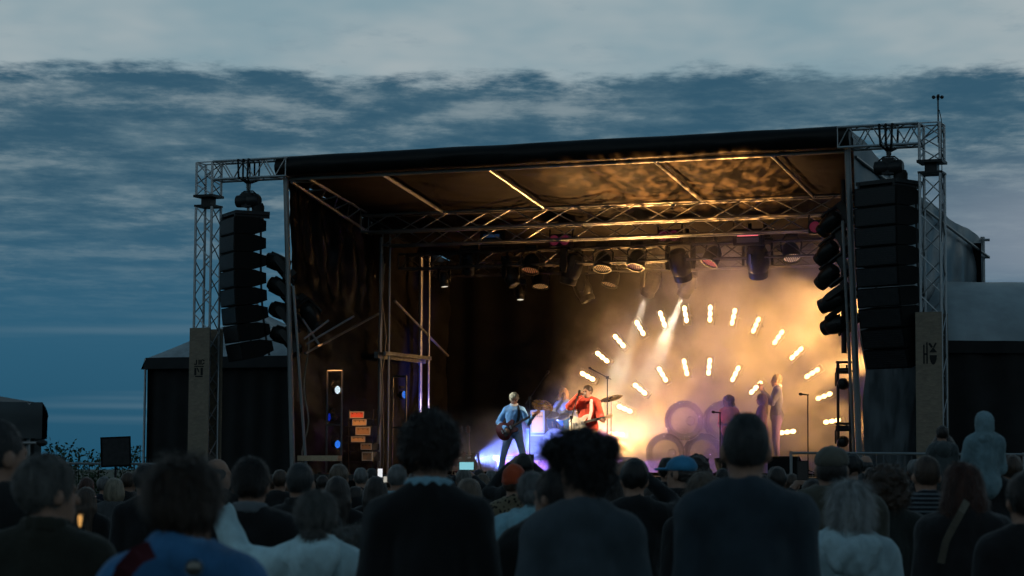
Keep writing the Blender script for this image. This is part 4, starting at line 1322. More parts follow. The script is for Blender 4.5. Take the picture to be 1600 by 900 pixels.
def hair_prims(style):
    e = ell
    if style == 'crop':
        return [e((0, -0.016, 0.027), (0.080, 0.100, 0.101)), FACECUT, ell((0, 0.02, -0.145), (0.14, 0.16, 0.100), 0.015, '-')], 0.0025, 60
    if style == 'short':
        return [e((0, -0.018, 0.032), (0.087, 0.106, 0.104)), FACECUT, NAPECUT], 0.006, 38
    if style == 'balding':
        return [e((0, -0.02, 0.0), (0.088, 0.104, 0.080)), e((0, 0.0, 0.10), (0.12, 0.14, 0.055), 0.02, '-'), FACECUT, NAPECUT], 0.005, 40
    if style == 'thick':
        return [e((0, -0.014, 0.045), (0.104, 0.116, 0.108)), FACECUT, NAPECUT], 0.012, 26
    if style == 'shag':
        return [e((0, -0.014, 0.040), (0.102, 0.116, 0.106)), FACECUT, NAPECUT], 0.006, 30
    if style == 'fluffy':
        return [e((0, -0.020, 0.028), (0.088, 0.104, 0.100)), e((0, 0.015, 0.085), (0.108, 0.115, 0.058), 0.03), e((-0.05, 0.04, 0.075), (0.075, 0.07, 0.05), 0.03), e((0.055, 0.0, 0.07), (0.065, 0.08, 0.05), 0.03),
                ell((0, 0.125, -0.075), (0.085, 0.095, 0.110), 0.015, '-'), NAPECUT], 0.018, 30
    if style == 'bob':
        return [e((0, -0.012, 0.026), (0.098, 0.112, 0.108)), e((0, -0.022, -0.055), (0.108, 0.096, 0.095), 0.05), ell((0, 0.135, -0.075), (0.075, 0.10, 0.15), 0.02, '-'), e((0, 0, -0.20), (0.2, 0.2, 0.065), 0.01, '-')], 0.004, 34
    if style == 'long':
        return [e((0, -0.012, 0.026), (0.094, 0.110, 0.106)), e((0, -0.035, -0.07), (0.104, 0.085, 0.12), 0.05), cap((-0.045, -0.060, -0.10), (-0.05, -0.095, -0.30), 0.062, 0.035, 0.05), cap((0.045, -0.060, -0.10), (0.05, -0.095, -0.30), 0.062, 0.035, 0.05),
                ell((0, 0.135, -0.09), (0.072, 0.10, 0.17), 0.02, '-')], 0.006, 28
    if style == 'mid':
        return [e((0, -0.012, 0.026), (0.096, 0.110, 0.106)), e((0, -0.030, -0.07), (0.108, 0.088, 0.115), 0.05), cap((-0.05, -0.05, -0.10), (-0.06, -0.07, -0.17), 0.055, 0.035, 0.05), cap((0.05, -0.05, -0.10), (0.06, -0.07, -0.17), 0.055, 0.035, 0.05),
                ell((0, 0.135, -0.09), (0.072, 0.10, 0.17), 0.02, '-')], 0.007, 28
    if style == 'bun':
        return [e((0, -0.016, 0.028), (0.086, 0.106, 0.102)), e((0, -0.118, -0.015), (0.042, 0.034, 0.040), 0.012), FACECUT, NAPECUT], 0.004, 40
    if style == 'lowbun':
        return [e((0, -0.014, 0.022), (0.096, 0.112, 0.106)), e((0, -0.085, -0.085), (0.060, 0.040, 0.038), 0.02), FACECUT, ell((0, 0.04, -0.19), (0.14, 0.16, 0.085), 0.015, '-')], 0.005, 36
    if style == 'curly':
        return [e((0, -0.020, 0.020), (0.118, 0.122, 0.118)), e((-0.07, -0.02, -0.06), (0.065, 0.075, 0.07), 0.04), e((0.07, -0.02, -0.06), (0.065, 0.075, 0.07), 0.04), e((0, -0.07, -0.07), (0.085, 0.06, 0.07), 0.04),
                ell((0, 0.135, -0.06), (0.080, 0.09, 0.12), 0.02, '-')], 0.020, 30
    if style == 'pony':
        return [e((0, -0.016, 0.028), (0.085, 0.106, 0.102)), cap((0, -0.115, 0.03), (0, -0.15, -0.16), 0.035, 0.02, 0.02), FACECUT, NAPECUT], 0.004, 40
    return [], 0, 1

def rotz(a):
    c, s = math.cos(a), math.sin(a)
    return np.array([[c, -s, 0], [s, c, 0], [0, 0, 1]])
def rotx(a):
    c, s = math.cos(a), math.sin(a)
    return np.array([[1, 0, 0], [0, c, -s], [0, s, c]])
def roty(a):
    c, s = math.cos(a), math.sin(a)
    return np.array([[c, 0, s], [0, 1, 0], [-s, 0, c]])

def torso_prims(wd=1.0, fat=1.0):
    s = wd
    return [ell((0, 0.0, 1.27), (0.160 * s, 0.108 * fat, 0.20), 0.05), ell((0, 0.0, 1.07), (0.142 * s * fat, 0.100 * fat, 0.17), 0.06),
            ell((0, -0.012, 0.94), (0.165 * s, 0.118, 0.13), 0.06), cap((-0.135 * s, -0.018, 1.405), (0.135 * s, -0.018, 1.405), 0.062, 0.062, 0.05),
            cap((0, -0.030, 1.50), (-0.150 * s, -0.022, 1.425), 0.050, 0.045, 0.05), cap((0, -0.030, 1.50), (0.150 * s, -0.022, 1.425), 0.050, 0.045, 0.05)]
def arm_prims(sx, arm, wd=1.0):
    el, wr = arm
    sh = (sx * 0.166 * wd, -0.018, 1.395)
    return [cap(sh, el, 0.054, 0.043, 0.035), cap(el, wr, 0.043, 0.029, 0.02)]
def hand_prims(sx, arm, curl=0.5):
    el, wr = np.array(arm[0], float), np.array(arm[1], float)
    d = wr - el
    d = d / (np.linalg.norm(d) + 1e-9)
    sd = np.cross(d, np.array([0, 0, 1.0]))
    if np.linalg.norm(sd) < 0.3:
        sd = np.array([1.0, 0, 0]) if abs(d[2]) > 0.7 else np.cross(d, np.array([0, 1.0, 0]))
    if abs(d[2]) > 0.7:                             # hanging arm: palm faces the thigh
        sd = np.array([0, 1.0, 0]) - d * d[1]
    sd = sd / np.linalg.norm(sd)
    nn = np.cross(sd, d) * (-sx if abs(d[2]) > 0.7 else -1)
    out = [cap(wr, wr + d * 0.03, 0.028, 0.030, 0.01), ell(wr + d * 0.065, (0.040, 0.044, 0.019), 0.012, '+', np.stack([sd, d, nn], 1))]
    for i, ln in zip((-1.5, -0.5, 0.5, 1.5), (0.062, 0.074, 0.070, 0.054)):
        b = wr + d * 0.098 + sd * (0.0205 * i)
        m_ = b + d * ln * 0.5 * (1 - 0.3 * curl) + nn * ln * 0.5 * curl
        t_ = m_ + d * ln * 0.5 * (1 - 1.1 * curl) + nn * ln * 0.5 * (0.5 + curl * 0.6) * (curl > 0.05)
        out += [cap(b, m_, 0.0095, 0.0088, 0.004), cap(m_, t_, 0.0088, 0.0075, 0.004)]
    tb = wr + d * 0.035 - sd * 0.034
    out += [cap(tb, tb + d * 0.032 - sd * 0.022 + nn * 0.012, 0.013, 0.011, 0.006), cap(tb + d * 0.032 - sd * 0.022 + nn * 0.012, tb + d * 0.062 - sd * 0.022 + nn * 0.025, 0.011, 0.009, 0.004)]
    return out
def leg_prims(knees=None, ankles=None):
    kn = knees or ((-0.098, 0.012, 0.50), (0.098, 0.012, 0.50))
    an = ankles or ((-0.105, -0.02, 0.09), (0.105, -0.02, 0.09))
    out = []
    for sx, k_, a_ in ((-1, kn[0], an[0]), (1, kn[1], an[1])):
        out += [cap((sx * 0.088, -0.005, 0.92), k_, 0.086, 0.058, 0.03), cap(k_, a_, 0.056, 0.038, 0.02)]
    return out
def foot_prims(ankles=None):
    an = ankles or ((-0.105, -0.02, 0.09), (0.105, -0.02, 0.09))
    out = []
    for sx, a_ in zip((-1, 1), an):
        out.append((cap((a_[0], a_[1] - 0.02, a_[2] - 0.045), (a_[0] + sx * 0.02, a_[1] + 0.15, a_[2] - 0.052), 0.040, 0.036, 0.02), cap(a_, (a_[0], a_[1], a_[2] - 0.04), 0.042, 0.04, 0.02)))
    return out
ARMS = {
    'down': (((-0.208, -0.035, 1.10), (-0.20, 0.05, 0.865)), ((0.208, -0.035, 1.10), (0.20, 0.05, 0.865))),
    'front': (((-0.212, -0.01, 1.12), (-0.09, 0.20, 1.12)), ((0.212, -0.01, 1.12), (0.09, 0.20, 1.15))),
    'child': (((-0.185, 0.06, 1.15), (-0.07, 0.22, 1.13)), ((0.185, 0.06, 1.15), (0.07, 0.22, 1.13))),
    'phone': (((-0.245, 0.10, 1.20), (-0.07, 0.27, 1.42)), ((0.245, 0.12, 1.22), (0.06, 0.30, 1.50))),
    'photo': (((-0.30, 0.12, 1.42), (-0.08, 0.26, 1.66)), ((0.30, 0.10, 1.46), (0.09, 0.26, 1.68))),
}

SKIN = [mat('skin_fair', (0.27, 0.155, 0.11), 0.55, var=0.10, vscale=20), mat('skin_tan', (0.20, 0.11, 0.075), 0.55, var=0.10, vscale=20)]
M_TROU = [mat('dark_denim', (0.022, 0.027, 0.040), 0.9, var=0.3), mat('black_trousers', (0.013, 0.013, 0.014), 0.9)]
M_SHOE = mat('dark_shoe', (0.018, 0.017, 0.016), 0.6)
def hairmat(name, col):
    return mat('hair_' + name, col, 0.48, spec=0.3, var=0.45, vscale=26, stretch=(1, 1, 0.16), bump=0.5, bscale=60)
HAIR = {k: hairmat(k, c) for k, c in dict(black=(0.010, 0.009, 0.009), dark=(0.018, 0.013, 0.011), brown=(0.040, 0.024, 0.016), auburn=(0.050, 0.018, 0.011), lightbrown=(0.075, 0.052, 0.036),
                                          grey=(0.085, 0.085, 0.085), darkgrey=(0.026, 0.026, 0.026), white=(0.26, 0.27, 0.27), blonde=(0.15, 0.125, 0.09), ash=(0.085, 0.08, 0.073), ginger=(0.55, 0.30, 0.10), fair=(0.62, 0.52, 0.34)).items()}
def cloth(name, col, rough=0.92, knit=0.0, stripe=None, bscale=60):
    nm = 'cloth_' + name
    if nm in MATS:
        return MATS[nm]
    m = mat(nm, col, rough, spec=0.12, var=0.28, vscale=5, bump=0.8, bscale=13, sheen=0.15, stretch=(1, 1, 0.6))
    t = m.node_tree
    if stripe or knit:
        b = [n for n in t.nodes if n.type == 'BSDF_PRINCIPLED'][0]
        T = NT.__new__(NT); T.t = t
        o = T.n('ShaderNodeTexCoord').outputs['Object']
        sp = T.n('ShaderNodeSeparateXYZ', {0: o})
        if stripe:
            wv = T.math('FRACT', T.math('MULTIPLY', sp.outputs[2], stripe[0]))
            c = T.mix(T.smooth(T.math('ABSOLUTE', T.math('SUBTRACT', wv, 0.5)), 0.26, 0.34), col, stripe[1])
            t.links.new(c, b.inputs['Base Color'])
        if knit:
            wv = T.n('ShaderNodeTexWave', {'Vector': o, 'Scale': knit, 'Distortion': 0.6}, bands_direction='X')
            bp = T.n('ShaderNodeBump', {'Strength': 0.5, 'Distance': 0.01, 'Height': wv.outputs['Fac']})
            t.links.new(bp.outputs[0], b.inputs['Normal'])
    return m

def wrinkle(amp, seed, fr=7.0):
    def f(P):
        Q = P * np.array([fr, fr, fr * 0.55]) + seed * 3.7
        return amp * (vnoise(Q) + 0.55 * vnoise(Q * 2.1 + 9.1) + 0.25 * vnoise(Q * 4.3))
    return f
def hairdisp(amp, fr, seed, curly=False):
    def f(P):
        zs = 1.0 if curly else 0.35
        Q = P * np.array([fr, fr, fr * zs]) + seed * 5.3
        return amp * (vnoise(Q) + 0.6 * vnoise(Q * 2.2 + 4.0))
    return f
def strands(V, Fq, n, ln, w_, rs, wild=0.3):
    """fine loose hairs standing off the surface: thin tapering slivers"""
    i = rs.integers(0, len(Fq), n)
    A, B, C, Dd = (V[Fq[i, j]] for j in range(4))
    P = (A + B + C + Dd) / 4
    N = np.cross(C - A, Dd - B)
    N /= np.linalg.norm(N, axis=1)[:, None] + 1e-9
    g = np.tile(np.array([0, 0, -1.0]), (n, 1)) + rs.normal(0, wild, (n, 3))
    T = g - N * (g * N).sum(1)[:, None]
    T /= np.linalg.norm(T, axis=1)[:, None] + 1e-9
    Sd = np.cross(N, T)
    L = ln * rs.uniform(0.4, 1.2, n)[:, None]
    lift = rs.uniform(0.05, 0.55, n)[:, None]
    p1 = P + T * L * 0.5 + N * L * lift * 0.7
    p2 = P + T * L * (1.0 - 0.2 * lift) + N * L * lift * (0.9 + 0.4 * wild)
    ww = w_ * rs.uniform(0.6, 1.3, n)[:, None]
    v = np.stack([P - Sd * ww - N * 0.002, P + Sd * ww - N * 0.002, p1 + Sd * ww * 0.7, p1 - Sd * ww * 0.7, p2], 1).reshape(-1, 3)
    b = np.arange(n)[:, None] * 5
    return v, b + np.array([[0, 1, 2, 3]]), b + np.array([[3, 2, 4]])

def figure(root, seed, hair=('short', 'dark'), top='black', topcol=None, arms='down', yaw=0.0, pitch=0.0, wd=1.0, fat=1.0, vox=0.015, skin=0,
           hood=None, collar=None, hat=None, knit=0, trouser=1, nstr=0, knees=None, ankles=None, legs=True, pelvis=None, lean=None, bulk=0.016, eyes=False, curl=0.5, topname='jacket', spine=None, hairfn=None):
    rs = np.random.default_rng(seed)
    arms = ARMS[arms] if isinstance(arms, str) else arms
    Rh = rotz(-yaw) @ rotx(pitch)
    sp_ = spine if spine is not None else (np.eye(3), np.zeros(3))   # bend of the upper body about the hips
    up = lambda p: xform(p, sp_[0], sp_[1])
    hd = [xform(p, Rh, HC) for p in head_prims()]
    neck = [cap((0, -0.016, 1.57), (0, -0.020, 1.455), 0.051, 0.056, 0.03)]
    tor = torso_prims(wd, fat)
    ap = arm_prims(-1, arms[0], wd) + arm_prims(1, arms[1], wd)
    hp = hand_prims(-1, arms[0], curl) + hand_prims(1, arms[1], curl)
    lp = leg_prims(knees, ankles) if legs else []
    fp = foot_prims(ankles) if legs else []
    V, Fq = sdf_mesh([up(p) for p in neck + [grow(q, -0.020) for q in tor[:2] + tor[3:]] + [grow(q, -0.010) if i_ % 2 == 0 else q for i_, q in enumerate(ap)] + hd[:8] + hd[8:] + hp] + [tor[2]] + lp + [q for f_ in fp for q in f_], vox)
    body = np_object('body', V, Fq, SKIN[skin], root)
    # top
    tp = [up(grow(p, bulk)) for p in tor[:2] + tor[3:]] + [up(grow(p, bulk)) for p in ap] + [grow(tor[2], bulk + 0.006)]
    tp.append(up(ell((0, -0.004, 1.572), (0.080, 0.086, 0.074), 0.012, '-')))     # neck opening
    for a_ in arms:
        d = np.array(a_[1]) - np.array(a_[0]); d /= np.linalg.norm(d)
        w_ = np.array(a_[1]) + d * 0.05
        tp.append(up(ell(tuple(w_), (0.06, 0.06, 0.06), 0.006, '-')))
    V, Fq = sdf_mesh(tp, max(vox, 0.012), wrinkle(0.009 + 0.12 * bulk, seed, 8.5))
    tm = cloth(top, topcol or (0.02, 0.02, 0.02), knit=knit)
    np_object(topname, V, Fq, tm, root)
    if hood:
        hs = [ell((0, -0.105, 1.445), (0.135, 0.060, 0.072), 0.04), ell((0, -0.125, 1.385), (0.105, 0.045, 0.085), 0.04), cap((-0.095, -0.03, 1.49), (-0.05, -0.09, 1.47), 0.042, 0.045, 0.03), cap((0.095, -0.03, 1.49), (0.05, -0.09, 1.47), 0.042, 0.045, 0.03),
              ell((0, -0.05, 1.53), (0.075, 0.075, 0.06), 0.02, '-')]
        V, Fq = sdf_mesh([up(p) for p in hs], max(vox, 0.010), wrinkle(0.018, seed + 3, 12))
        np_object('hood', V, Fq, tm, root)
    if collar:
        cs = [cap((0.072 * math.cos(a_), -0.018 + 0.072 * math.sin(a_), 1.508 + 0.012 * math.sin(-a_)), (0.072 * math.cos(b_), -0.018 + 0.072 * math.sin(b_), 1.508 + 0.012 * math.sin(-b_)), 0.017, 0.017, 0.012)
              for a_, b_ in [(2 * math.pi * k / 12, 2 * math.pi * (k + 1) / 12) for k in range(12)]]
        cs = cs + [grow(xform(p, np.eye(3), (0, 0, 0.022)), -0.002) for p in cs]
        V, Fq = sdf_mesh([up(p) for p in cs], 0.008)
        np_object('collar', V, Fq, cloth(*collar), root)
    if legs:
        V, Fq = sdf_mesh([grow(p, 0.014) for p in leg_prims(knees, ankles)] + [grow(tor[2], 0.004)], max(vox, 0.018), wrinkle(0.005, seed + 1))
        np_object('trousers', V, Fq, M_TROU[trouser] if isinstance(trouser, int) else trouser, root)
        for f_ in fp:
            V, Fq = sdf_mesh([grow(p, 0.008) for p in f_], 0.018)
            np_object('shoe', V, Fq, M_SHOE, root)
    hx = lambda p: up(xform(p, Rh, HC))
    if hat:
        kind, hn, hcol = hat
        if kind == 'cap':
            hp_ = [ell((0, -0.008, 0.045), (0.090, 0.110, 0.078), 0.02), ell((0, 0, -0.03), (0.2, 0.2, 0.055), 0.006, '-'), ell((0, 0.125, 0.030), (0.072, 0.080, 0.009), 0.01), ell((0, -0.008, 0.122), (0.010, 0.010, 0.007), 0.005)]
            a_, fr_ = 0.003, 20
        elif kind == 'beanie':
            hp_ = [ell((0, -0.014, 0.045), (0.094, 0.112, 0.110), 0.02), ell((0, -0.008, 0.012), (0.098, 0.116, 0.036), 0.012), ell((0, 0, -0.075), (0.2, 0.2, 0.055), 0.006, '-'), ell((0, 0.13, -0.06), (0.09, 0.08, 0.07), 0.01, '-')]
            a_, fr_ = 0.004, 26
        else:                                        # hood pulled up
            hp_ = [ell((0, -0.022, 0.012), (0.108, 0.126, 0.128), 0.03), cap((0, -0.03, -0.08), (0, -0.035, -0.17), 0.10, 0.115, 0.05), ell((0, 0.14, -0.02), (0.070, 0.10, 0.105), 0.02, '-')]
            a_, fr_ = 0.008, 12
        V, Fq = sdf_mesh([hx(p) for p in hp_], max(0.009, vox * 0.8), hairdisp(a_, fr_, seed, True))
        np_object({'cap': 'cap', 'beanie': 'beanie'}.get(kind, 'hood'), V, Fq, cloth(hn, hcol), root)
    if hair and hair[0]:
        hp_, amp, fr = hair_prims(hair[0])
        if hat and hair[0] in ('crop', 'short'):
            hp_ = [ell((0, -0.016, -0.005), (0.0805, 0.099, 0.080)), ell((0, 0, 0.10), (0.2, 0.2, 0.07), 0.01, '-'), FACECUT, ell((0, 0.02, -0.145), (0.14, 0.16, 0.100), 0.015, '-')]
        V, Fq = sdf_mesh([hx(p) for p in hp_], max(0.008, vox * 0.75), hairdisp(amp, fr, seed, hair[0] in ('curly', 'fluffy', 'thick')))
        if nstr:
            wild = {'curly': 1.2, 'fluffy': 1.0, 'thick': 0.9}.get(hair[0], 0.25)
            ln = {'crop': 0.012, 'short': 0.025, 'balding': 0.02, 'thick': 0.035, 'fluffy': 0.05, 'shag': 0.06, 'curly': 0.05, 'long': 0.10, 'bob': 0.07}.get(hair[0], 0.04)
            v2, q2, t2 = strands(V, Fq, nstr, ln, 0.0012, rs, wild)
            o_ = len(V)
            np_object('hair', np.concatenate([V, v2]), np.concatenate([Fq, q2 + o_]), HAIR[hair[1]], root, tris=t2 + o_)
        else:
            np_object('hair', V, Fq, HAIR[hair[1]], root)
    if eyes:
        for sx in (-1, 1):
            V, Fq = sdf_mesh([hx(ell((sx * 0.031, 0.088, 0.001), (0.011, 0.011, 0.010), 0.002))], 0.005)
            np_object('eye', V, Fq, mat('eye_dark', (0.03, 0.025, 0.02), 0.15), root)
    return hx, up
# ------------------------------------------------------------------ the crowd, seen from behind
TOPZ = dict(shag=1.778, mid=1.764, crop=1.760, short=1.768, balding=1.752, thick=1.785, fluffy=1.778, bob=1.766, long=1.764, bun=1.762, lowbun=1.760, curly=1.770, pony=1.762)
HATZ = dict(cap=1.757, beanie=1.787, hoodup=1.772)
AIM = S(6.2, 3.0, 0)
GROUP = 'people in the audience'
PROTO = {}
def crowd(u, v, Zd, label, hair=('short', 'dark'), top='black', topcol=(0.016, 0.016, 0.017), turn=0.0, proto=None, seed=None, **kw):
    p = at(u, v, Zd)
    mz = HATZ[kw['hat'][0]] if kw.get('hat') else TOPZ[hair[0]]
    sc_ = p.z / mz
    d = AIM - p
    a = math.atan2(-d.x, d.y) - turn
    r = thing('person', label, 'person', (p.x, p.y, 0), GROUP, a)
    w_ = min(1.06, max(0.90, sc_))
    r.scale = (w_, w_, sc_)
    sd = seed if seed is not None else int(u * 7 + v) % 9973
    if proto is None:
        return r, figure(r, sd, hair, top, topcol, **kw)
    key = (proto, hair[0])
    if key not in PROTO:
        figure(r, sd, hair, top, topcol, vox=0.017, arms=proto, nstr=0, **kw)
        PROTO[key] = r
    else:
        for ch in PROTO[key].children:
            c = ch.copy()
            COL.objects.link(c)
            c.parent = r
            sl = c.material_slots[0]
            sl.link = 'OBJECT'
            sl.material = {'hair': HAIR[hair[1]], 'jacket': cloth(top, topcol), 'trousers': M_TROU[sd % 2], 'body': SKIN[sd % 2]}.get(ch.name.split('.')[0], ch.data.materials[0])
    return r, None
B = (0.013, 0.013, 0.014)
NEAR = dict(vox=0.0105, nstr=7000)
MIDQ = dict(vox=0.013, nstr=2500)
# --- nearest people, left to right
crowd(0, 655, 8.2, 'man cut off by the left picture edge, dark jacket', ('crop', 'darkgrey'), 'charcoal', (0.016, 0.016, 0.016), yaw=0.7, **NEAR)
crowd(77, 709, 7.6, 'grey-haired man in dark olive jacket, face turned right, far left', ('short', 'ash'), 'olive', (0.024, 0.023, 0.017), yaw=0.75, wd=1.12, fat=1.15, collar=('olive', (0.024, 0.023, 0.017)), **NEAR)
crowd(289, 712, 6.1, 'short-haired woman in blue jacket with red strap, lower left', ('shag', 'brown'), 'royal_blue', (0.035, 0.125, 0.26), yaw=0.25, collar=('royal_blue_collar', (0.06, 0.17, 0.32)), bulk=0.03, **NEAR)
ARM4 = (((-0.37, 0.03, 1.43), (-0.47, 0.10, 1.64)), ((0.245, -0.01, 1.12), (0.12, 0.18, 1.15)))
crowd(496, 765, 9.6, 'blonde woman in pale grey hoodie reaching out her left arm', ('lowbun', 'ash'), 'pale_grey', (0.42, 0.58, 0.62), arms=ARM4, hood=True, bulk=0.026, topname='hoodie', **NEAR)
crowd(552, 822, 10.5, 'small person with pale fuzzy hair beside the grey hoodie', ('curly', 'ash'), 'black', B, **NEAR)
crowd(393, 713, 10.6, 'dark-haired man in black with a white collar, behind the grey hoodie', ('short', 'dark'), 'black', B, wd=1.1, fat=1.1, collar=('white_collar', (0.10, 0.11, 0.12)), **NEAR)
crowd(470, 722, 13.0, 'man with cropped greying hair in dark coat, left of the stage post', ('crop', 'darkgrey'), 'charcoal', (0.018, 0.018, 0.019), wd=1.08, collar=('charcoal', (0.018, 0.018, 0.019)), **MIDQ)
crowd(672, 643, 8.5, 'tall man with bushy dark hair, black sweater and light blue collar', ('thick', 'dark'), 'black_sweater', (0.010, 0.010, 0.011), knit=60, collar=('light_blue', (0.16, 0.30, 0.37)), wd=0.98, topname='sweater', **NEAR)
crowd(913, 674, 8.3, 'young man with tousled dark hair and grey-blue sweater, centre', ('fluffy', 'black'), 'slate_sweater', (0.050, 0.066, 0.080), knit=70, yaw=-0.45, wd=0.93, topname='sweater', **NEAR)
crowd(868, 728, 9.4, 'person in black jacket half hidden behind the tousled-haired man', ('short', 'dark'), 'black_jacket', (0.010, 0.010, 0.010), yaw=-0.9, wd=1.05, bulk=0.035, **MIDQ)
crowd(832, 736, 12.6, 'grey-haired woman with bun in pale blue jacket', ('bun', 'grey'), 'pale_blue', (0.17, 0.32, 0.38), hood=True, bulk=0.03, collar=('navy_collar', (0.02, 0.025, 0.035)), **MIDQ)
crowd(1165, 645, 8.3, 'tall man with short greying hair and dark blue sweater, right of centre', ('crop', 'darkgrey'), 'dark_teal_sweater', (0.028, 0.040, 0.052), wd=1.12, fat=1.08, knit=80, topname='sweater', **NEAR)
crowd(1097, 737, 13.4, 'woman with long light brown hair left of the tall greying man', ('long', 'lightbrown'), 'black', B, **MIDQ)
crowd(1327, 750, 10.2, 'white-haired woman with bob and pale hooded jacket, lower right', ('bob', 'white'), 'pale_hooded', (0.31, 0.42, 0.455), hood=True, bulk=0.026, yaw=-0.1, **NEAR)
crowd(1299, 696, 12.2, 'man in flat khaki cap and khaki jacket behind the white bob', ('crop', 'dark'), 'khaki', (0.050, 0.047, 0.036), hat=('cap', 'khaki_cap', (0.075, 0.068, 0.054)), wd=1.25, fat=1.25, bulk=0.03, **MIDQ)
crowd(1385, 725, 13.0, 'person with big curly dark hair in dark jacket, right', ('curly', 'brown'), 'dark_green', (0.020, 0.024, 0.022), **MIDQ)
crowd(1447, 711, 14.0, 'man in horizontally striped shirt with cropped reddish hair', ('crop', 'brown'), 'striped', (0.016, 0.018, 0.021), wd=1.08, topname='shirt', **MIDQ)
m_ = MATS['cloth_striped']
T_ = NT.__new__(NT); T_.t = m_.node_tree
sp_ = T_.n('ShaderNodeSeparateXYZ', {0: T_.n('ShaderNodeTexCoord').outputs['Object']})
wv_ = T_.math('FRACT', T_.math('MULTIPLY', sp_.outputs[2], 38.0))
cc_ = T_.mix(T_.smooth(T_.math('ABSOLUTE', T_.math('SUBTRACT', wv_, 0.5)), 0.26, 0.36), (0.012, 0.013, 0.016), (0.10, 0.12, 0.135))
m_.node_tree.links.new(cc_, [n for n in m_.node_tree.nodes if n.type == 'BSDF_PRINCIPLED'][0].inputs['Base Color'])
crowd(1503, 722, 11.2, 'woman with long auburn hair, dark coat and slanting bag strap', ('mid', 'auburn'), 'dark_coat', (0.016, 0.016, 0.017), bulk=0.03, **NEAR)
crowd(1603, 735, 9.6, 'dark-clad person cut off by the right picture edge', ('short', 'dark'), 'black', B, **MIDQ)
# children carried on shoulders and their bearers
SEATK = (((-0.16, 0.30, 0.84), (0.16, 0.30, 0.84)), ((-0.15, 0.34, 0.45), (0.15, 0.34, 0.45)))
def shoulder_child(u, v, Zd, label, size, **kw):
    """child sitting on an adult's shoulders: top of the head at pixel (u, v)"""
    p = at(u, v, Zd)
    hair = kw.pop('hair', None)
    mz = 1.772
    d = AIM - p
    r = thing('person', label, 'person', (p.x, p.y, p.z - mz * size), GROUP, math.atan2(-d.x, d.y))
    r.scale = (size * 1.0, size * 1.0, size)
    figure(r, int(u), hair, knees=SEATK[0], ankles=SEATK[1], arms='child', wd=0.86, vox=0.013, **kw)
    return p.z - mz * size + 0.84 * size
zs1 = shoulder_child(1537, 642, 14.0, 'child with pale hood pulled up, riding high on shoulders', 0.56, top='pale_blue_hoodie', topcol=(0.125, 0.195, 0.22), hat=('hoodup', 'pale_blue_hoodie', (0.125, 0.195, 0.22)), topname='hoodie', bulk=0.035, trouser=1)
zs2 = shoulder_child(1472, 664, 16.0, 'dark-haired child in grey hoodie riding on shoulders before the plywood', 0.50, hair=('short', 'dark'), top='grey_hoodie', topcol=(0.050, 0.060, 0.062), hood=True, topname='hoodie', bulk=0.03, trouser=1)
def bearer(u, Zd, zs, label):
    # shoulders come up to the child's seat
    p = at(u, 735, Zd)
    H = (zs + 0.01) / 1.43 * 1.768
    r_, _ = crowd(u, 735 - (H - CAMZ) / Zd * F, Zd, label, ('short', 'dark'), 'black', B, vox=0.017, arms='phone')
bearer(1538, 14.10, zs1, 'adult in black carrying the hooded child on the shoulders')
bearer(1473, 16.10, zs2, 'adult carrying the dark-haired child on the shoulders')

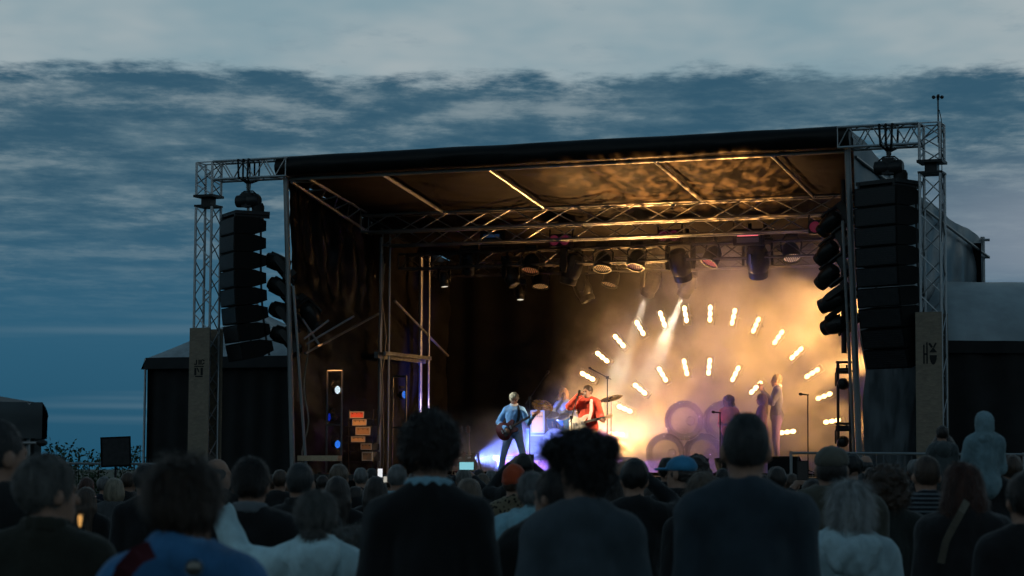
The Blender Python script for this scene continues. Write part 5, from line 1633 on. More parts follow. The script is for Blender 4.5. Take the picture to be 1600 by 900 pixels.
# --- middle distance and far rows: u, v of the crown, distance, label, hair, clothing, pose
C_ = dict(black=B, charcoal=(0.02, 0.02, 0.021), navy=(0.014, 0.018, 0.028), grey=(0.06, 0.063, 0.066), brown=(0.035, 0.027, 0.02), green=(0.018, 0.024, 0.019), stone=(0.10, 0.10, 0.095), lblue=(0.16, 0.27, 0.32), teal=(0.04, 0.075, 0.09), wine=(0.05, 0.015, 0.018))
FAR = [
    (136, 745, 25, 'woman with warm-lit auburn hair at far left of the crowd', 'long', 'auburn', 'charcoal', 'front'),
    (135, 760, 19, 'woman with long brown hair in front of the gazebo corner', 'long', 'brown', 'black', 'front'),
    (164, 744, 27, 'grey-haired person left of the blonde bob', 'short', 'grey', 'navy', 'front'),
    (179, 746, 21, 'woman with blonde bob and grey top below the black speaker box', 'bob', 'blonde', 'grey', 'front'),
    (202, 737, 26, 'dark-haired person below the right edge of the black speaker box', 'short', 'brown', 'charcoal', 'front'),
    (228, 724, 16, 'dark silhouetted man before the pagoda tent, left of the blue jacket', 'short', 'black', 'black', 'down'),
    (438, 733, 24, 'person with brown hair just left of the cropped grey man', 'short', 'brown', 'charcoal', 'front'),
    (530, 724, 20, 'person with brown wavy hair below the left lamp ladder', 'short', 'lightbrown', 'black', 'front'),
    (527, 743, 16.5, 'woman with long dark hair right behind the grey hoodie', 'long', 'dark', 'black', 'front'),
    (556, 759, 20, 'short dark-haired person below the stack of amplifiers', 'short', 'dark', 'navy', 'front'),
    (564, 730, 26, 'person with grey hair below the stack of amplifiers', 'short', 'grey', 'charcoal', 'front'),
    (581, 731, 29, 'person with black hair at the foot of the left mast', 'short', 'black', 'black', 'front'),
    (588, 743, 18, 'woman with long dark hair left of the grey-haired man with pale collar', 'long', 'dark', 'black', 'front'),
    (622, 725, 18.5, 'grey-haired man with pale blue collar left of the tall bushy-haired man', 'crop', 'grey', 'lblue', 'front'),
    (648, 738, 23, 'dark head partly hidden by the tall bushy-haired man', 'short', 'dark', 'black', 'front'),
    (725, 731, 23, 'grey-haired person holding up a phone right of the tall bushy-haired man', 'short', 'ash', 'charcoal', 'photo'),
    (733, 746, 16.5, 'brown-haired person beneath the lit phone', 'bob', 'lightbrown', 'charcoal', 'front'),
    (749, 733, 31, 'small dark figure at the stage edge left of the guitarist', 'short', 'dark', 'teal', 'front'),
    (754, 739, 27, 'woman with long hair below the violet mist', 'long', 'lightbrown', 'charcoal', 'front'),
    (768, 734, 29, 'pale-haired person below the violet mist', 'short', 'grey', 'grey', 'front'),
    (781, 742, 25, 'dark grey-haired person left of the orange beanie', 'short', 'darkgrey', 'charcoal', 'front'),
    (818, 708, 21, 'dark figure with both arms raised to take a picture, under the guitarist', 'short', 'black', 'black', 'photo'),
    (862, 732, 28, 'dark head right of the raised arms', 'short', 'black', 'black', 'front'),
    (861, 749, 19, 'person with wavy blonde hair beside the bun', 'long', 'ash', 'charcoal', 'front'),
    (953, 731, 14.5, 'woman with dark long hair right of the tousled man', 'long', 'dark', 'black', 'front'),
    (991, 715, 13.8, 'black-haired man in black jacket left of the blue cap', 'short', 'black', 'black', 'photo'),
    (1020, 751, 17.5, 'dark-haired person between the black jacket and the blue cap', 'bob', 'dark', 'black', 'front'),
    (1043, 714, 22, 'dark head just behind the blue cap, left', 'short', 'black', 'black', 'front'),
    (1088, 710, 21, 'dark curly head just behind the blue cap, right', 'curly', 'dark', 'black', 'front'),
    (1116, 744, 19, 'dark head between the light brown hair and the tall greying man', 'short', 'dark', 'teal', 'front'),
    (1129, 731, 27, 'distant dark head at the left shoulder of the tall greying man', 'short', 'black', 'black', 'front'),
    (1213, 728, 19.5, 'dark short-haired person right of the tall greying man', 'short', 'dark', 'charcoal', 'front'),
    (1237, 739, 24, 'brown-haired person left of the lifted phone', 'short', 'brown', 'black', 'front'),
    (1268, 747, 17.5, 'dark person left of the khaki cap holding up a phone', 'short', 'dark', 'black', 'photo'),
    (1330, 708, 22, 'person with black hair right of the khaki cap', 'thick', 'black', 'green', 'front'),
    (1352, 712, 29, 'balding person at the fence right of the khaki cap', 'balding', 'darkgrey', 'charcoal', 'front'),
    (1409, 737, 25, 'brown-haired person between the curly hair and the striped shirt', 'short', 'brown', 'charcoal', 'front'),
    (1429, 717, 25, 'grey-haired person left of the striped shirt', 'short', 'grey', 'black', 'front'),
    (1579, 709, 19, 'brown-haired person with pale blue collar near the right edge', 'short', 'brown', 'lblue', 'front'),
    (505, 742, 30, 'dark head between the cropped grey man and the long dark hair', 'short', 'dark', 'charcoal', 'front'),
    (608, 741, 30, 'dark head left of the pale-collared grey man', 'short', 'brown', 'black', 'front'),
    (700, 742, 28, 'dark head at the right shoulder of the tall bushy-haired man', 'short', 'dark', 'black', 'front'),
    (322, 727, 25, 'dark head between the blue jacket and the balding man', 'short', 'dark', 'black', 'front'),
    (425, 741, 27, 'dark head at the right shoulder of the white-collared man', 'short', 'brown', 'black', 'front'),
    (1192, 741, 28, 'dark head at the right ear of the tall greying man', 'short', 'dark', 'black', 'front'),
    (1002, 741, 26, 'dark head behind the black-haired man in black jacket', 'long', 'dark', 'black', 'front'),
    (935, 742, 25, 'dark head at the right shoulder of the tousled man', 'short', 'dark', 'black', 'front'),
    (1362, 729, 24, 'dark head left of the big curly hair', 'short', 'dark', 'black', 'front'),
    (1560, 724, 21, 'dark head right of the hooded child', 'short', 'dark', 'black', 'front'),
    (1402, 752, 19, 'dark-haired person behind the right of the curly hair', 'long', 'dark', 'black', 'front'),
    (98, 744, 28, 'dark head just right of the olive-jacketed man', 'short', 'dark', 'black', 'front'),
    (250, 742, 27, 'dark head behind the blue jacket, in front of the pagoda tent', 'short', 'brown', 'black', 'front'),
]
for (u, v, Zd, lab, hs, hc, tc_, pose) in FAR:
    crowd(u, v, Zd, lab, (hs, hc), 'far_' + tc_, C_[tc_], proto=pose, turn=rnd.uniform(-0.25, 0.25))
# a few with something of their own
crowd(341, 717, 17.5, 'balding man in profile between the blue jacket and the white-collared man', ('balding', 'darkgrey'), 'black', B, yaw=1.15, vox=0.013)
crowd(803, 724, 17.5, 'person in orange beanie and leopard print jacket', ('short', 'brown'), 'leopard', (0.05, 0.042, 0.03), hat=('beanie', 'orange_knit', (0.30, 0.048, 0.018)), vox=0.014)
m_ = MATS['cloth_leopard']
T_ = NT.__new__(NT); T_.t = m_.node_tree
vo_ = T_.n('ShaderNodeTexVoronoi', {'Vector': T_.n('ShaderNodeTexCoord').outputs['Object'], 'Scale': 34.0})
cc_ = T_.mix(T_.smooth(vo_.outputs['Distance'], 0.25, 0.42), (0.014, 0.012, 0.011), (0.14, 0.115, 0.075))
m_.node_tree.links.new(cc_, [n for n in m_.node_tree.nodes if n.type == 'BSDF_PRINCIPLED'][0].inputs['Base Color'])
crowd(1064, 711, 15.5, 'man in blue peaked cap turned to the left', ('crop', 'dark'), 'black', B, yaw=-1.0, hat=('cap', 'blue_cap', (0.035, 0.17, 0.30)), vox=0.013)
crowd(962, 727, 27, 'distant person in pale blue cap right of the tousled man', ('short', 'dark'), 'black', B, hat=('cap', 'pale_cap', (0.16, 0.33, 0.42)), vox=0.018)

# ------------------------------------------------------------------ small things people hold or wear
def phone(u, v, Zd, label, col, strength, w_=0.075, h_=0.15):
    p = at(u, v, Zd)
    t = thing('phone', label, 'phone', p, 'phones held up')
    land = w_ > h_
    MB().box(p, (w_, 0.009, h_)).build('case', M_RUB, t)
    MB().box(p - Vector((0, 0.006, 0)), (w_ * 0.90, 0.003, h_ * 0.90)).build('screen', emis('screen_%d_%d' % (u, v), col, strength), t)
phone(729, 728, 22.7, 'phone with bright turquoise screen held above the crowd', (0.30, 0.75, 0.85), 0.75, 0.16, 0.085)
phone(594, 739, 26.0, 'phone with white screen at the foot of the left mast', (0.9, 0.92, 0.95), 0.9, 0.06, 0.11)
phone(602, 749, 17.8, 'small glowing phone beside the long dark hair', (0.9, 0.85, 0.72), 0.5, 0.03, 0.05)
phone(1254, 735, 17.3, 'dark phone held up left of the khaki cap', (0.012, 0.012, 0.012), 0.2, 0.085, 0.15)
phone(822, 716, 21.2, 'dark phone in the raised arms under the guitarist', (0.012, 0.012, 0.014), 0.2, 0.15, 0.075)
# beer cup with an amber glow put in, held next to the grey-haired man
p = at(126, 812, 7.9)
t = thing('beer_cup', 'small amber beer cup with added glow, held by the grey-haired man far left', 'cup', p)
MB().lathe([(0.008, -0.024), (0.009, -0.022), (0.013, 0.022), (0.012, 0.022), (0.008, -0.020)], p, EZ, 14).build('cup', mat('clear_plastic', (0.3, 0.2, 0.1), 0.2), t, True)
MB().lathe([(0.003, -0.025), (0.008, 0.0), (0.007, 0.015), (0.0, 0.018)], p - Vector((0, 0.012, 0)), EZ, 12).build('light', emis('beer_glow_amber', (1.0, 0.50, 0.14), 0.7), t, True)  # emissive core imitates light caught in the beer, not a lamp
# badge on the blue jacket, strap of its bag, sling bag strap of the auburn-haired woman
p = at(303, 888, 5.93)
t = thing('round_badge', 'shiny round badge on the back of the blue jacket', 'badge', p)
MB().lathe([(0.0, -0.006), (0.012, -0.006), (0.019, -0.002), (0.021, 0.004), (0.019, 0.01)], p, Vector((0, 1, 0)), 16).build('disc', mat('badge_metal', (0.16, 0.15, 0.13), 0.35, 0.9), t, True)
MB().lathe([(0.021, 0.0), (0.025, -0.004), (0.026, 0.004), (0.022, 0.008)], p, Vector((0, 1, 0)), 16).build('rim', mat('badge_rim', (0.10, 0.16, 0.22), 0.4, 0.5), t, True)
def strap(pts, w_, m, label, name, cat):
    pts = [Vector(p) for p in pts]
    t = MB()
    vs, fs = [], []
    for i, p in enumerate(pts):
        d = (pts[min(i + 1, len(pts) - 1)] - pts[max(i - 1, 0)]).normalized()
        s_ = d.cross(Vector((0, 1, 0))).normalized() * w_ / 2
        n_ = Vector((0, -0.004, 0))
        vs += [p - s_, p + s_, p + s_ + n_, p - s_ + n_]
    for i in range(len(pts) - 1):
        for k in range(4):
            fs.append((i * 4 + k, i * 4 + (k + 1) % 4, i * 4 + 4 + (k + 1) % 4, i * 4 + 4 + k))
    t.add(vs, fs)
    tag(t.build(name, m), label, cat)
strap([at(238, 858, 5.93), at(215, 868, 5.90), at(195, 890, 5.88), at(180, 930, 5.9), at(170, 1000, 5.95)], 0.05, cloth('dark_red_strap', (0.050, 0.008, 0.012)), 'dark red shoulder strap on the blue jacket', 'bag_strap', 'strap')
strap([at(1511, 783, 11.03), at(1502, 800, 10.98), at(1490, 822, 10.97), at(1478, 845, 10.98), at(1470, 880, 11.0)], 0.035, cloth('tan_strap', (0.10, 0.085, 0.065)), 'slanting tan bag strap across the dark coat of the auburn-haired woman', 'bag_strap', 'strap')
# ------------------------------------------------------------------ the band
def on_stage(u, y):
    return st(u, 735, y)[0]
def to_face(dx, dy):
    d = EX * dx + EY * dy
    return math.atan2(-d.x, d.y)
def player(u, y, vtop, label, face, hair, floor=None, model_top=None, **kw):
    z0 = DZ if floor is None else floor
    p = sts(u, vtop, y)
    r = thing('person', label, 'person', (p.x, p.y, z0), 'musicians on the stage', to_face(*face))
    H = p.z - z0
    s_ = H / (model_top or TOPZ[hair[0]])
    r.scale = (max(0.92, min(1.06, s_)),) * 2 + (s_,)
    figure(r, int(u), hair, vox=0.0095, eyes=True, nstr=700, **kw)
    return r
def loc(r, x, y, z):
    """point in a figure's own frame -> world"""
    s = r.scale
    a = r.rotation_euler[2]
    c, n = math.cos(a), math.sin(a)
    X_, Y_ = x * s[0], y * s[1]
    return Vector(r.location) + Vector((c * X_ - n * Y_, n * X_ + c * Y_, z * s[2]))
def dirl(r, x, y, z):
    a = r.rotation_euler[2]
    c, n = math.cos(a), math.sin(a)
    return Vector((c * x - n * y, n * x + c * y, z)).normalized()

def outline(kind):
    if kind == 'hollow':                           # rounded twin-horn body
        return [(-0.24, 0.0), (-0.225, 0.10), (-0.16, 0.175), (-0.07, 0.19), (0.01, 0.145), (0.06, 0.118), (0.11, 0.128), (0.165, 0.135), (0.205, 0.105), (0.20, 0.065), (0.165, 0.03), (0.165, -0.03), (0.20, -0.065), (0.205, -0.105), (0.165, -0.135), (0.11, -0.128), (0.06, -0.118), (0.01, -0.145), (-0.07, -0.19), (-0.16, -0.175), (-0.225, -0.10)]
    return [(-0.22, 0.03), (-0.20, 0.11), (-0.13, 0.165), (-0.05, 0.165), (0.01, 0.125), (0.07, 0.115), (0.14, 0.145), (0.23, 0.15), (0.245, 0.12), (0.19, 0.09), (0.14, 0.04), (0.14, -0.03), (0.165, -0.075), (0.185, -0.12), (0.15, -0.145), (0.09, -0.115), (0.03, -0.12), (-0.03, -0.165), (-0.12, -0.175), (-0.19, -0.13), (-0.22, -0.05)]
def guitar(pos, neck, front, kind, label, bodym, guardm, neckm, parent_group=None):
    pos = Vector(pos)
    nk = Vector(neck).normalized()
    fr = Vector(front)
    fr = (fr - nk * fr.dot(nk)).normalized()
    sd = fr.cross(nk)
    P = lambda a, b, c=0.0: pos + nk * a + sd * b + fr * c
    t = thing('electric_guitar', label, 'guitar', pos, parent_group)
    pts = outline(kind)
    sm = []
    n = len(pts)
    for i in range(n):                             # rounded outline
        a, b, c, d = pts[i - 1], pts[i], pts[(i + 1) % n], pts[(i + 2) % n]
        for q in (0.0, 0.5):
            sm.append(tuple(0.5 * (2 * b[k] + (c[k] - a[k]) * q + (2 * a[k] - 5 * b[k] + 4 * c[k] - d[k]) * q * q + (3 * b[k] - a[k] - 3 * c[k] + d[k]) * q ** 3) for k in (0, 1)))
    mb = MB()
    m_ = len(sm)
    rings = [(0.93, -0.024), (1.0, -0.015), (1.0, 0.015), (0.93, 0.024)]
    vs = [P(a * s_, b * s_, h) for s_, h in rings for a, b in sm]
    fs = [(r * m_ + i, r * m_ + (i + 1) % m_, (r + 1) * m_ + (i + 1) % m_, (r + 1) * m_ + i) for r in range(3) for i in range(m_)]
    fs += [tuple(range(m_ - 1, -1, -1)), tuple(range(3 * m_, 4 * m_))]
    mb.add(vs, fs).build('body', bodym, t, True)
    MB().prism([P(a, b, 0.0245) for a, b in ((0.13, -0.035), (0.02, -0.10), (-0.10, -0.12), (-0.12, -0.06), (0.0, -0.02), (0.13, -0.02))], fr * 0.003).build('pickguard', guardm, t)
    ax = (nk, sd, fr)
    nb = MB().box(P(0.37, 0, 0.018), (0.48, 0.044, 0.022), ax).build('neck', neckm, t)
    MB().box(P(0.37, 0, 0.031), (0.48, 0.046, 0.005), ax).build('fretboard', mat('rosewood', (0.05, 0.03, 0.02), 0.5), nb)
    hs = MB().prism([P(a, b, 0.010) for a, b in ((0.61, 0.022), (0.64, 0.036), (0.77, 0.030), (0.79, 0.0), (0.77, -0.030), (0.64, -0.036), (0.61, -0.022))], fr * 0.014).build('headstock', neckm, t)
    for k in range(3):
        for s_ in (-1, 1):
            MB().tube(P(0.655 + 0.042 * k, s_ * 0.03, 0.016), P(0.655 + 0.042 * k, s_ * 0.055, 0.016), 0.007, 6).build('tuning_peg', M_STEEL, hs)
    for a in (0.085, -0.055):
        MB().box(P(a, 0, 0.030), (0.032, 0.072, 0.012), ax).build('pickup', M_ALU, t)
    MB().box(P(-0.115, 0, 0.030), (0.022, 0.075, 0.014), ax).build('bridge', M_ALU, t)
    for k in range(3):
        MB().lathe([(0.011, 0.024), (0.010, 0.036), (0.0, 0.037)], P(-0.15 + 0.045 * k, -0.115 - 0.008 * (k == 1), 0), fr, 8).build('knob', M_BLKMET, t)
    for k in range(6):
        MB().tube(P(-0.115, -0.025 + 0.01 * k, 0.040), P(0.62, -0.016 + 0.0064 * k, 0.036), 0.0009, 4).build('string', M_STEEL, t)
    return t
def sling(pts, w_, m, label):
    strap(pts, w_, m, label, 'guitar_strap', 'strap')

M_SUN = mat('guitar_dark_cherry', (0.085, 0.018, 0.020), 0.22, spec=0.5, var=0.3, vscale=5)
M_CRM = mat('guitar_cream', (0.62, 0.56, 0.46), 0.25, spec=0.5)
M_MAPLE = mat('guitar_maple', (0.48, 0.34, 0.20), 0.4)
M_MAHOG = mat('guitar_mahogany', (0.12, 0.05, 0.03), 0.4)
M_BLK = mat('plastic_black', (0.014, 0.014, 0.014), 0.35)
M_WHT = mat('plastic_white', (0.62, 0.60, 0.56), 0.4)

# guitarist at the left, legs apart, playing
GA = (((-0.34, 0.10, 1.13), (-0.47, 0.30, 1.27)), ((0.33, -0.02, 1.14), (0.13, 0.22, 1.00)))
LEGS = dict(knees=((-0.20, 0.05, 0.50), (0.20, 0.03, 0.50)), ankles=((-0.27, -0.02, 0.09), (0.30, -0.03, 0.09)))
GT = (0.22, -1)
g1 = player(803, 2.2, 613, 'fair-haired guitarist in blue jacket playing a dark guitar, lit violet', GT, ('thick', 'fair'), top='blue_track_jacket', topcol=(0.16, 0.34, 0.62), arms=GA, yaw=-0.25, pitch=-0.30,
            trouser=mat('pale_jeans', (0.32, 0.42, 0.62), 0.85, var=0.15), collar=('white_trim', (0.6, 0.6, 0.6)), wd=1.05, curl=0.75, **LEGS)
guitar(loc(g1, 0.10, 0.185, 0.985), dirl(g1, -0.86, 0.12, 0.46), dirl(g1, 0.05, 1, 0.12), 'hollow', 'dark cherry semi-hollow guitar held by the guitarist in blue', M_SUN, M_BLK, M_MAHOG)
sling([loc(g1, -0.10, 0.17, 1.09), loc(g1, -0.135, 0.15, 1.25), loc(g1, -0.13, 0.10, 1.40), loc(g1, -0.09, 0.03, 1.49), loc(g1, 0.0, -0.10, 1.46), loc(g1, 0.12, -0.16, 1.30), loc(g1, 0.25, -0.06, 1.02), loc(g1, 0.30, 0.12, 0.92)], 0.055, M_BLK, 'black guitar strap over the shoulder of the guitarist in blue')

# singer with microphone and cream guitar
SA = (((-0.30, 0.04, 1.14), (-0.42, 0.24, 1.10)), ((0.335, 0.10, 1.34), (0.085, 0.22, 1.555)))
s1 = player(918, 1.9, 601, 'singer in red cardigan holding a microphone to the mouth', (-0.05, -1), ('short', 'brown'), top='red_cardigan', topcol=(0.46, 0.055, 0.030), arms=SA, yaw=0.25, trouser=mat('tan_trousers', (0.40, 0.27, 0.15), 0.85), bulk=0.03, curl=0.85, topname='cardigan', wd=1.08)
guitar(loc(s1, 0.08, 0.22, 1.00), dirl(s1, -0.95, 0.10, 0.20), dirl(s1, 0.05, 1, 0.15), 'offset', 'cream offset guitar slung on the singer in red', M_CRM, M_WHT, M_MAPLE)
sling([loc(s1, -0.12, 0.20, 1.07), loc(s1, -0.155, 0.175, 1.25), loc(s1, -0.135, 0.13, 1.42), loc(s1, -0.10, 0.03, 1.50), loc(s1, 0.0, -0.11, 1.47), loc(s1, 0.14, -0.17, 1.28), loc(s1, 0.27, -0.05, 1.02), loc(s1, 0.29, 0.12, 0.96)], 0.06, M_WHT, 'white guitar strap over the shoulder of the singer in red')
tm_ = thing('microphone', 'hand-held microphone at the mouth of the singer in red', 'microphone', loc(s1, 0.06, 0.20, 1.56))
a_, b_ = loc(s1, 0.105, 0.30, 1.52), loc(s1, 0.03, 0.135, 1.585)
rod('handle', a_, b_, 0.014, M_BLK, tm_)
MB().lathe([(0.016, -0.01), (0.027, 0.012), (0.028, 0.035), (0.018, 0.055), (0.0, 0.060)], b_, (b_ - a_), 12).build('grille', M_STEEL, tm_, True)

# drum riser, drummer and kit
RZ = DZ + 0.40
YD = 4.6
xd = on_stage(882, YD)
rs_ = thing('drum_riser', 'low black drum platform behind the singer', 'platform', S(xd, YD + 0.1, DZ))
for k in (-1, 1):
    MB().box(S(xd + k * 0.62, YD + 0.1, RZ - 0.04), (1.235, 2.1, 0.08), AX).build('deck_panel', M_DECK, rs_)
for i in (-1, 0, 1):
    for j in (-1, 1):
        rod('leg', S(xd + 1.15 * i, YD + 0.1 + 0.95 * j, DZ), S(xd + 1.15 * i, YD + 0.1 + 0.95 * j, RZ - 0.08), 0.03, M_STEEL, rs_)
# seated figure: hips at stool height
hipdrop = 0.40
KN = ((-0.20, 0.38, 0.90), (0.20, 0.38, 0.90)); AN = ((-0.22, 0.42, 0.49), (0.22, 0.42, 0.49))
DA = (((-0.30, 0.10, 1.16), (-0.22, 0.38, 1.20)), ((0.30, 0.10, 1.16), (0.20, 0.38, 1.26)))
pd = sts(881, 606, YD + 0.55)
dr = thing('person', 'drummer with long fair hair and striped top behind the blue drums', 'person', (pd.x, pd.y, RZ - hipdrop), 'musicians on the stage', to_face(-0.1, -1))
sd_ = (pd.z - (RZ - hipdrop)) / 1.764
dr.scale = (1.0, 1.0, sd_)
figure(dr, 77, ('long', 'ginger'), 'blue_stripe_top', (0.35, 0.42, 0.60), arms=DA, knees=KN, ankles=AN, vox=0.0105, eyes=True, yaw=-0.5, pitch=-0.15, curl=0.85, nstr=600, topname='shirt')
t = thing('drum_stool', 'round black drum stool under the drummer', 'stool', Vector((pd.x, pd.y, RZ)))
MB().lathe([(0.15, 0.36), (0.18, 0.37), (0.185, 0.43), (0.16, 0.45), (0.0, 0.455)], Vector((pd.x, pd.y, RZ)), EZ, 16).build('seat', M_BLK, t, True)
rod('post', Vector((pd.x, pd.y, RZ)), Vector((pd.x, pd.y, RZ + 0.38)), 0.02, M_STEEL, t)
M_DRUM = mat('drum_blue_lacquer', (0.045, 0.16, 0.36), 0.25, spec=0.5, var=0.2)
M_SKIN = mat('drum_head_white', (0.62, 0.62, 0.60), 0.5)
M_BRASS = mat('cymbal_brass', (0.62, 0.44, 0.18), 0.28, 0.95, var=0.2, vscale=12)
def drum(c, axis, r_, h_, label, stand=None):
    c, axis = Vector(c), Vector(axis).normalized()
    t = thing('drum', label, 'drum', c, 'drums of the kit')
    MB().lathe([(r_, -h_ / 2), (r_, h_ / 2)], c, axis, 24).build('shell', M_DRUM, t, True)
    for s_ in (-1, 1):
        MB().lathe([(r_ * 1.03, s_ * h_ / 2 - 0.015), (r_ * 1.045, s_ * h_ / 2), (r_ * 1.03, s_ * h_ / 2 + 0.015)], c, axis, 24).build('hoop', M_ALU, t, True)
        MB().lathe([(r_ * 1.0, s_ * (h_ / 2 + 0.004)), (0.0, s_ * (h_ / 2 + 0.005))], c, axis, 24).build('drum_head', M_SKIN, t)
    u_ = axis.orthogonal().normalized(); v_ = axis.cross(u_)
    for k in range(8):
        q = u_ * math.cos(k * math.pi / 4) + v_ * math.sin(k * math.pi / 4)
        MB().box(c + q * (r_ + 0.012), (0.02, 0.024, h_ * 0.5), (q, axis.cross(q), axis)).build('lug', M_ALU, t)
    for a_, b_ in (stand or []):
        rod('leg', a_, b_, 0.012, M_STEEL, t)
def kit():
    c = S(xd + 0.05, YD - 0.45, RZ + 0.29)
    drum(c, -EY, 0.28, 0.42, 'blue bass drum lying on its side on the platform')
    drum(sts(862, 657, YD - 0.30), D(0.1, -0.5, 1), 0.165, 0.24, 'blue tom drum on the left of the kit', [(sts(862, 668, YD - 0.3), c + EZ * 0.25)])
    drum(sts(880, 660, YD - 0.30), D(-0.1, -0.5, 1), 0.165, 0.24, 'blue tom drum on the right of the kit', [(sts(880, 671, YD - 0.3), c + EZ * 0.25)])
    f = S(xd - 0.62, YD - 0.05, RZ + 0.36)
    drum(f, EZ, 0.22, 0.42, 'blue floor drum at the left of the kit', [(f + D(0.23 * math.cos(k * 2.1), 0.23 * math.sin(k * 2.1), 0), f + D(0.25 * math.cos(k * 2.1), 0.25 * math.sin(k * 2.1), -0.36)) for k in range(3)])
    s_ = S(xd + 0.45, YD + 0.05, RZ + 0.58)
    drum(s_, EZ, 0.18, 0.14, 'shallow snare drum by the drummer', [(s_ - EZ * 0.05, s_ + D(0.2 * math.cos(k * 2.1), 0.2 * math.sin(k * 2.1), -0.58)) for k in range(3)])
kit()
def cymbal(p, r_, tilt, label):
    p = Vector(p)
    t = thing('cymbal', label, 'cymbal', Vector((p.x, p.y, RZ)), 'cymbals of the kit')
    MB().lathe([(0.0, 0.03), (0.035, 0.026), (0.05, 0.012), (r_ * 0.6, 0.004), (r_, -0.008), (r_, -0.010), (r_ * 0.6, 0.0), (0.05, 0.008), (0.0, 0.02)], p, tilt, 28).build('plate', M_BRASS, t, True)
    rod('stand', Vector((p.x, p.y, RZ + 0.1)), p + EZ * 0.05, 0.011, M_STEEL, t)
    for k in range(3):
        rod('leg', Vector((p.x, p.y, RZ + 0.35)), Vector((p.x + 0.25 * math.cos(k * 2.1), p.y + 0.25 * math.sin(k * 2.1), RZ)), 0.010, M_STEEL, t)
cymbal(sts(955, 622, YD - 0.1), 0.25, D(-0.15, -0.35, 1), 'brass cymbal on a stand right of the singer')
cymbal(sts(848, 634, YD + 0.1), 0.24, D(0.55, -0.55, 1), 'dark tilted cymbal between the guitarist and the drummer')

# three more players in the smoke at the right
w1 = player(1138, 5.2, 617, 'curly-haired musician in orange top half hidden by the tall man', (-0.25, -1), ('curly', 'brown'), top='orange_top', topcol=(0.50, 0.16, 0.06), arms='front', yaw=0.3, curl=0.8)
w2 = player(1190, 5.9, 614, 'musician with very long brown hair and dark dress facing left', (-1, -0.1), ('long', 'brown'), top='plum_dress', topcol=(0.09, 0.05, 0.09), arms='front', curl=0.8, trouser=mat('violet_skirt', (0.16, 0.08, 0.24), 0.8), topname='dress')
w3 = player(1213, 6.3, 584, 'tall fair-haired musician in dark suit facing left', (-1, -0.35), ('short', 'blonde'), floor=DZ + 0.25, top='dark_suit', topcol=(0.05, 0.055, 0.085), arms='phone', curl=0.8, collar=('white_shirt', (0.6, 0.6, 0.62)), trouser=mat('violet_trousers', (0.12, 0.08, 0.22), 0.8), topname='suit_jacket')
t = thing('riser_block', 'low black platform under the tall fair-haired musician', 'platform', Vector((w3.location.x, w3.location.y, DZ)))
MB().box(Vector((w3.location.x, w3.location.y, DZ + 0.11)), (1.0, 1.0, 0.22), AX).build('block', M_DECK, t)
MB().box(Vector((w3.location.x, w3.location.y, DZ + 0.235)), (1.02, 1.02, 0.03), AX).build('top_panel', M_DECK, t)

# ------------------------------------------------------------------ clear inflatable spheres
def sphere_mat():
    m = bpy.data.materials.new('clear_plastic_sphere')
    m.use_nodes = True
    t = NT(m.node_tree)
    fr = t.n('ShaderNodeFresnel', {'IOR': 1.50}).outputs[0]
    f2 = t.math('MULTIPLY_ADD', fr, 0.8, 0.03, clamp=True)
    tr = t.n('ShaderNodeBsdfTransparent', {'Color': (0.94, 0.94, 0.95, 1)})
    gl = t.n('ShaderNodeBsdfGlossy', {'Color': (0.95, 0.95, 0.95, 1), 'Roughness': 0.04})
    mx = t.n('ShaderNodeMixShader', {0: f2, 1: tr.outputs[0], 2: gl.outputs[0]})
    t.n('ShaderNodeOutputMaterial', {0: mx.outputs[0]})
    return m
M_BALL = sphere_mat()
YS = 5.7
bl = ['lower left', 'lower middle', 'lower right', 'upper left', 'upper right']
for k, (u, v, r_) in enumerate(((1040, 708, 0.43), (1099, 708, 0.43), (1158, 708, 0.43), (1069.5, 657, 0.43), (1129, 657, 0.42))):
    p = sts(u, v, YS)
    t = thing('clear_sphere', f'large clear plastic sphere, {bl[k]} of the stack of five', 'sphere', p, 'stack of clear spheres')
    MB().lathe([(r_ * math.sin(a_), -r_ * math.cos(a_)) for a_ in [math.pi * q / 28 for q in range(29)]], p, EZ, 44).build('shell', M_BALL, t, True)
    ring = [p + (EX * math.cos(a_) + EZ * math.sin(a_)) * (r_ + 0.004) for a_ in [2 * math.pi * q / 40 for q in range(41)]]
    MB().path(ring, 0.005, 6, caps=False).build('seam', mat('sphere_seam', (0.45, 0.42, 0.44), 0.2), t, True)
    MB().lathe([(0.09, 0.0), (0.10, 0.01), (0.085, 0.03), (0.0, 0.03)], p + EY * (r_ - 0.03), EY, 16).build('valve', M_BALL, t, True)

# ------------------------------------------------------------------ microphone stands
def mic_stand(u, y, vtop, label, boom=None, z0=None, tripod=True):
    z0 = z0 or DZ
    x, zt = st(u, vtop, y)
    t = thing('microphone_stand', label, 'microphone stand', S(x, y, z0), 'microphone stands')
    rod('pole', S(x, y, z0), S(x, y, zt), 0.012, M_BLKMET, t)
    for k in range(3):
        rod('leg', S(x, y, z0 + 0.14), S(x + 0.32 * math.cos(k * 2.1 + 0.5), y + 0.32 * math.sin(k * 2.1 + 0.5), z0 + 0.01), 0.010, M_BLKMET, t)
    if boom:
        e = sts(boom[0], boom[1], y)
        b = S(x, y, zt)
        rod('boom', b - (e - b) * 0.3, e, 0.010, M_BLKMET, t)
        MB().box(b, (0.05, 0.05, 0.06), AX).build('clutch', M_BLKMET, t)
        d = (e - b).normalized()
    else:
        e = S(x, y, zt)
        d = D(-0.9, -0.3, 0.1).normalized()
    MB().lathe([(0.012, -0.02), (0.016, 0.10), (0.027, 0.115), (0.029, 0.145), (0.018, 0.168), (0.0, 0.172)], e, d, 12).build('microphone', M_BLK, t, True)
    return t
mic_stand(1262, 1.6, 617, 'microphone stand alone at the right front of the stage')
